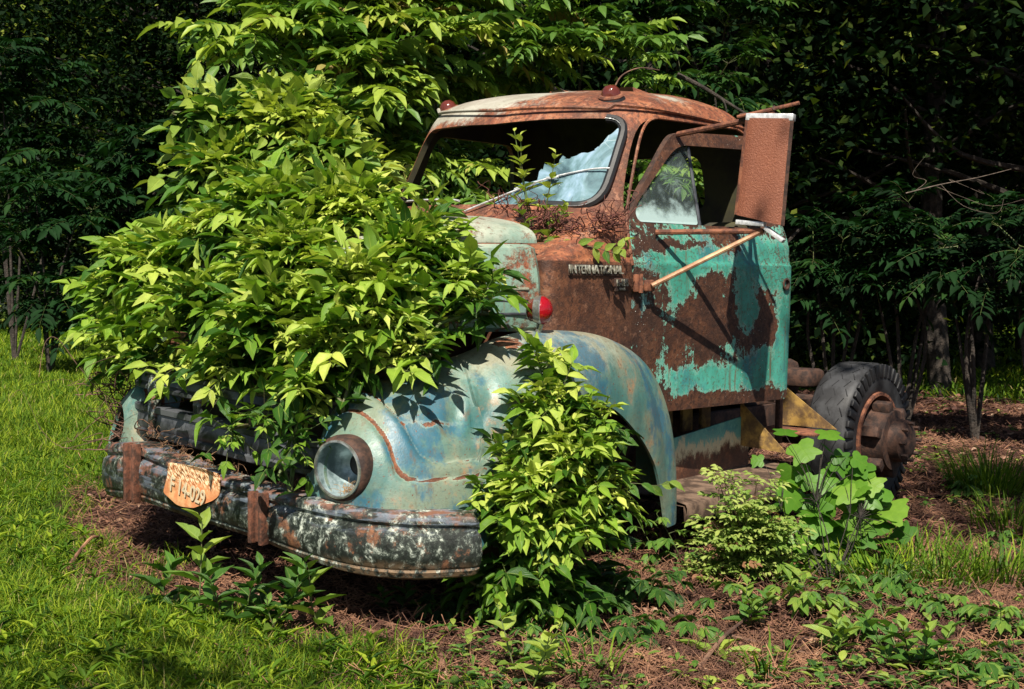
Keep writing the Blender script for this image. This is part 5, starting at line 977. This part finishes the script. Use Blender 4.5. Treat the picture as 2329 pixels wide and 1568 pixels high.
# bigger broad weeds mixed in the lawn
P, d = polar(1000, 2.8, 9, -300, 1150); k = lawn_w(P, .25) > .5; P = P[k]; n = len(P); L = Leaves()
for j in range(5):
    a = j*1.3+rng.random(n)*.8; L.add(T_OV2, np.column_stack([P, gz(P[:, 0], P[:, 1])+.02+.03*rng.random(n)]), np.stack([np.cos(a), np.sin(a), .45+.5*rng.random(n)], 1), np.stack([-np.cos(a)*.5, -np.sin(a)*.5, np.ones(n)], 1), .04+.04*rng.random(n), .009+.009*rng.random(n), np.clip(rng.normal(.4, .2, n), 0, .8))
tag(L.ob('lawn_weeds', M['grass']), kind='stuff')
# cowl: dry tangle, young sprig, creeping vine
def tangle(name, label, pts, n, amp, r_, seed, mat, curl=3., cat='dry vine'):
    g = np.random.default_rng(seed); pts = np.array([at(*p) for p in pts]); cu = []
    for k in range(n):
        i = g.integers(0, len(pts)-1); s_ = g.random(); c = pts[i]*(1-s_)+pts[i+1]*s_; m = g.integers(3, 7); q = c+np.cumsum(np.vstack([g.normal(size=3)*amp*.25, g.normal(size=(m, 3))*amp*.5+np.array([0, 0, .1*amp])]), 0)
        q[1:, 2] = np.maximum(q[1:, 2], c[2]-.03); cu.append((crom(q, 4), r_*g.uniform(.5, 1.3)))
    o = strands(name, cu, 0, mat); return tag(o, label, cat)
tangle('dry_vine', 'curled reddish-brown dry vine remains on the cowl below the windshield', [(1120, 470, 5.12), (1200, 490, 5.05), (1280, 520, 5.0), (1360, 510, 4.98), (1420, 500, 4.98)], 130, .05, .0028, 201, simple('dry_vine_brown', (.17, .055, .04), .85, 0, col2=(.06, .02, .015)))
tangle('dry_vine', 'bare dry vine tangle at the far end of the bumper and fender', [(265, 850, 5.35), (270, 920, 5.3), (290, 960, 5.2), (330, 1000, 5.0), (250, 1000, 5.3)], 75, .13, .0030, 202, M['twig'])
tangle('dry_straw', 'dry grass bits caught in the bottom of the headlight', [(780, 1125, 4.06), (830, 1132, 4.02)], 60, .025, .0012, 203, simple('straw_gold', (.42, .26, .12), .8, 0, col2=(.2, .11, .05)), cat='straw')
tangle('dry_straw', 'dry grass litter lying along the top of the bumper', [(330, 985, 4.78), (420, 1040, 4.6), (520, 1085, 4.45), (600, 1120, 4.3), (700, 1135, 4.15)], 120, .03, .0013, 204, simple('straw_gold2', (.34, .20, .10), .85, 0, col2=(.14, .07, .04)), cat='straw')
e = herb('green sprig with lobed leaves growing up before the broken windshield', 0, 0, .42, 'broad', 16, .07, .035, .72, 205, 'sprig', 'sprig', base=at(1215, 515, 5.08), stems=3, spread=.35, mat=M['leaf2'])
herb('leafy lower growth at the foot of the windshield sprig', 0, 0, .20, 'broad', 9, .07, .04, .55, 206, 'sprig', 'sprig', base=at(1240, 560, 4.98), stems=4, spread=.9, mat=M['leaf2'])
def runner(label, pts, seed, L, val, pairs=True, r_=.0022, name='creeping_vine'):
    g = np.random.default_rng(seed); P = crom([at(*p) for p in pts], 6); e = empty(name, tuple(P[0])); fin(e, label, 'vine'); Lf = Leaves()
    for i in range(2, len(P), 3):
        for s_ in ((-1, 1) if pairs else (1,)):
            tg = unit(P[min(i+1, len(P)-1)]-P[i-1]); dn = unit(np.array([0, 0, -1.])*g.uniform(.3, 1.)*(1 if s_ > 0 else -.35)+tg*.6+.2*g.normal(size=3)); f = unit(CAM-P[i]); Lf.add(T_OV, P[i], dn, unit(f+np.array([0, 0, .5])+.3*g.normal(size=3))[None], L*g.uniform(.7, 1.2), L*.5, np.clip(val+.12*g.normal(), 0, 1))
    part_to(Lf.ob('leaves', M['leaf2']), e); part_to(strands('stem', [(P, r_)], 0, M['stem']), e)
runner('pale chewed vine leaves trailing across the cowl side above the badge', [(1225, 545, 4.97), (1290, 553, 4.93), (1360, 565, 4.9), (1400, 575, 4.88), (1425, 545, 4.9)], 207, .060, .62)
runner('thin vine twig with a few leaves reaching over the wheel opening', [(1380, 1110, 4.3), (1440, 1100, 4.3), (1490, 1105, 4.32), (1525, 1095, 4.33)], 208, .06, .5, pairs=False)
runner('leaf-bearing twig hanging off the low side of the wheel vine', [(1370, 960, 4.3), (1400, 985, 4.3), (1415, 1000, 4.3)], 209, .06, .3)
for i, (a, b, lab) in enumerate([((150, 1305), (245, 1240), 'thick pale twig lying on the lawn in front of the bumper'), ((1500, 1400), (1850, 1500), 'long thin straight stick lying across the mulch'), ((1590, 1530), (1720, 1400), 'reddish curved stick on the mulch'), ((1000, 1500), (1150, 1530), 'pale stick among the straw at bottom centre'), ((2270, 1480), (2329, 1440), 'brown branch at the lower right edge'), ((1320, 1540), (1480, 1480), 'grey stick left of the long straight one')]):
    A, B = on_ground(*a), on_ground(*b); A[2] += .015; B[2] += .015; md = (A+B)/2+np.array([0, 0, .02])+.03*rng.normal(size=3); tag(MB().tube(crom([A, md, B], 6), np.linspace(.008, .004, 13), 6).ob('fallen_stick', M['twig'] if i not in (0, 3) else M['straw']), lab, 'stick')
# bare twigs in the wood behind, and the dark bent branch over the roof
def bough(label, pts, r0, seed, mat, nb=5, bl=.5, name='bare_branch'):
    g = np.random.default_rng(seed); P = crom([at(*p) for p in pts], 6); cu = [(P, r0)]
    for k in range(nb):
        i = g.integers(2, len(P)-1); q = P[i]+np.cumsum(np.vstack([np.zeros(3), g.normal(size=(3, 3))*bl*.35+RT*bl*.2]), 0); cu.append((crom(q, 4), r0*.4))
    tag(strands(name, cu, 0, mat, None, 6), label, 'branch')
PT = simple('pale_twig', (.15, .11, .085), .85, 0, col2=(.06, .045, .035))
bough('dark bare branch arching down behind the cab roof', [(1540, 170, 8.8), (1600, 200, 8.8), (1680, 250, 8.8), (1750, 290, 8.8)], .020, 301, M['bark'], 3)
bough('rusty curved branch just above the roof marker lamp', [(1395, 205, 6.6), (1415, 172, 6.6), (1455, 155, 6.6), (1500, 160, 6.6)], .0055, 302, M['twig'], 0)
bough('pale forked twigs in the wood at the upper right', [(2060, 440, 9.5), (2140, 420, 9.5), (2220, 405, 9.5), (2300, 385, 9.5)], .006, 303, PT, 4, .3)

# unseen trees added behind the photographer so their crowns dapple the foreground
def shade_tree(tx, ty, h, r_, seed, nc, label):
    g = np.random.default_rng(seed); k = h/SUNV[2]; c = np.array([tx, ty, 0])+SUNV*k; b = np.array([c[0]+2.5, c[1]+1.5, 0]); e = empty('added_shade_tree', tuple(b)); tag(e, label, 'tree'); tb = MB().tube(crom([b, b+np.array([-.2, -.1, h*.5]), c+np.array([.6, .4, -.8]), c], 5), np.linspace(.2, .05, 16), 8); P = []
    for q in range(nc):
        d = unit(g.normal(size=3))*g.random()**.5*np.array([r_, r_, .8]); n = int(g.integers(14, 40)); s1 = c+d; tb.tube([c, (c+s1)/2+np.array([0, 0, .15]), s1], [.03, .018, .006], 4); P.append(s1+g.normal(size=(n, 3))*np.array([.28, .28, .08]))
    P = np.concatenate(P); n = len(P); L = Leaves(); sz = g.uniform(.09, .16, n); L.add(T_LO, P, g.normal(size=(n, 3)), np.array([0, 0, 1.])+.5*g.normal(size=(n, 3)), sz, sz*.6, g.random(n)); part_to(L.ob('crown', M['bgleaf']), e); part_to(tb.ob('trunk', M['bark']), e)
A_ = on_ground(2310, 1110); shade_tree(A_[0], A_[1], 7.5, 1.5, 402, 60, 'unseen tree added behind the photographer to shade the mulch at the right')
A_ = on_ground(330, 1590); shade_tree(A_[0]+.25, A_[1]+.1, 5.0, .62, 403, 13, 'unseen tree added behind the photographer to speckle the front lawn with shade')
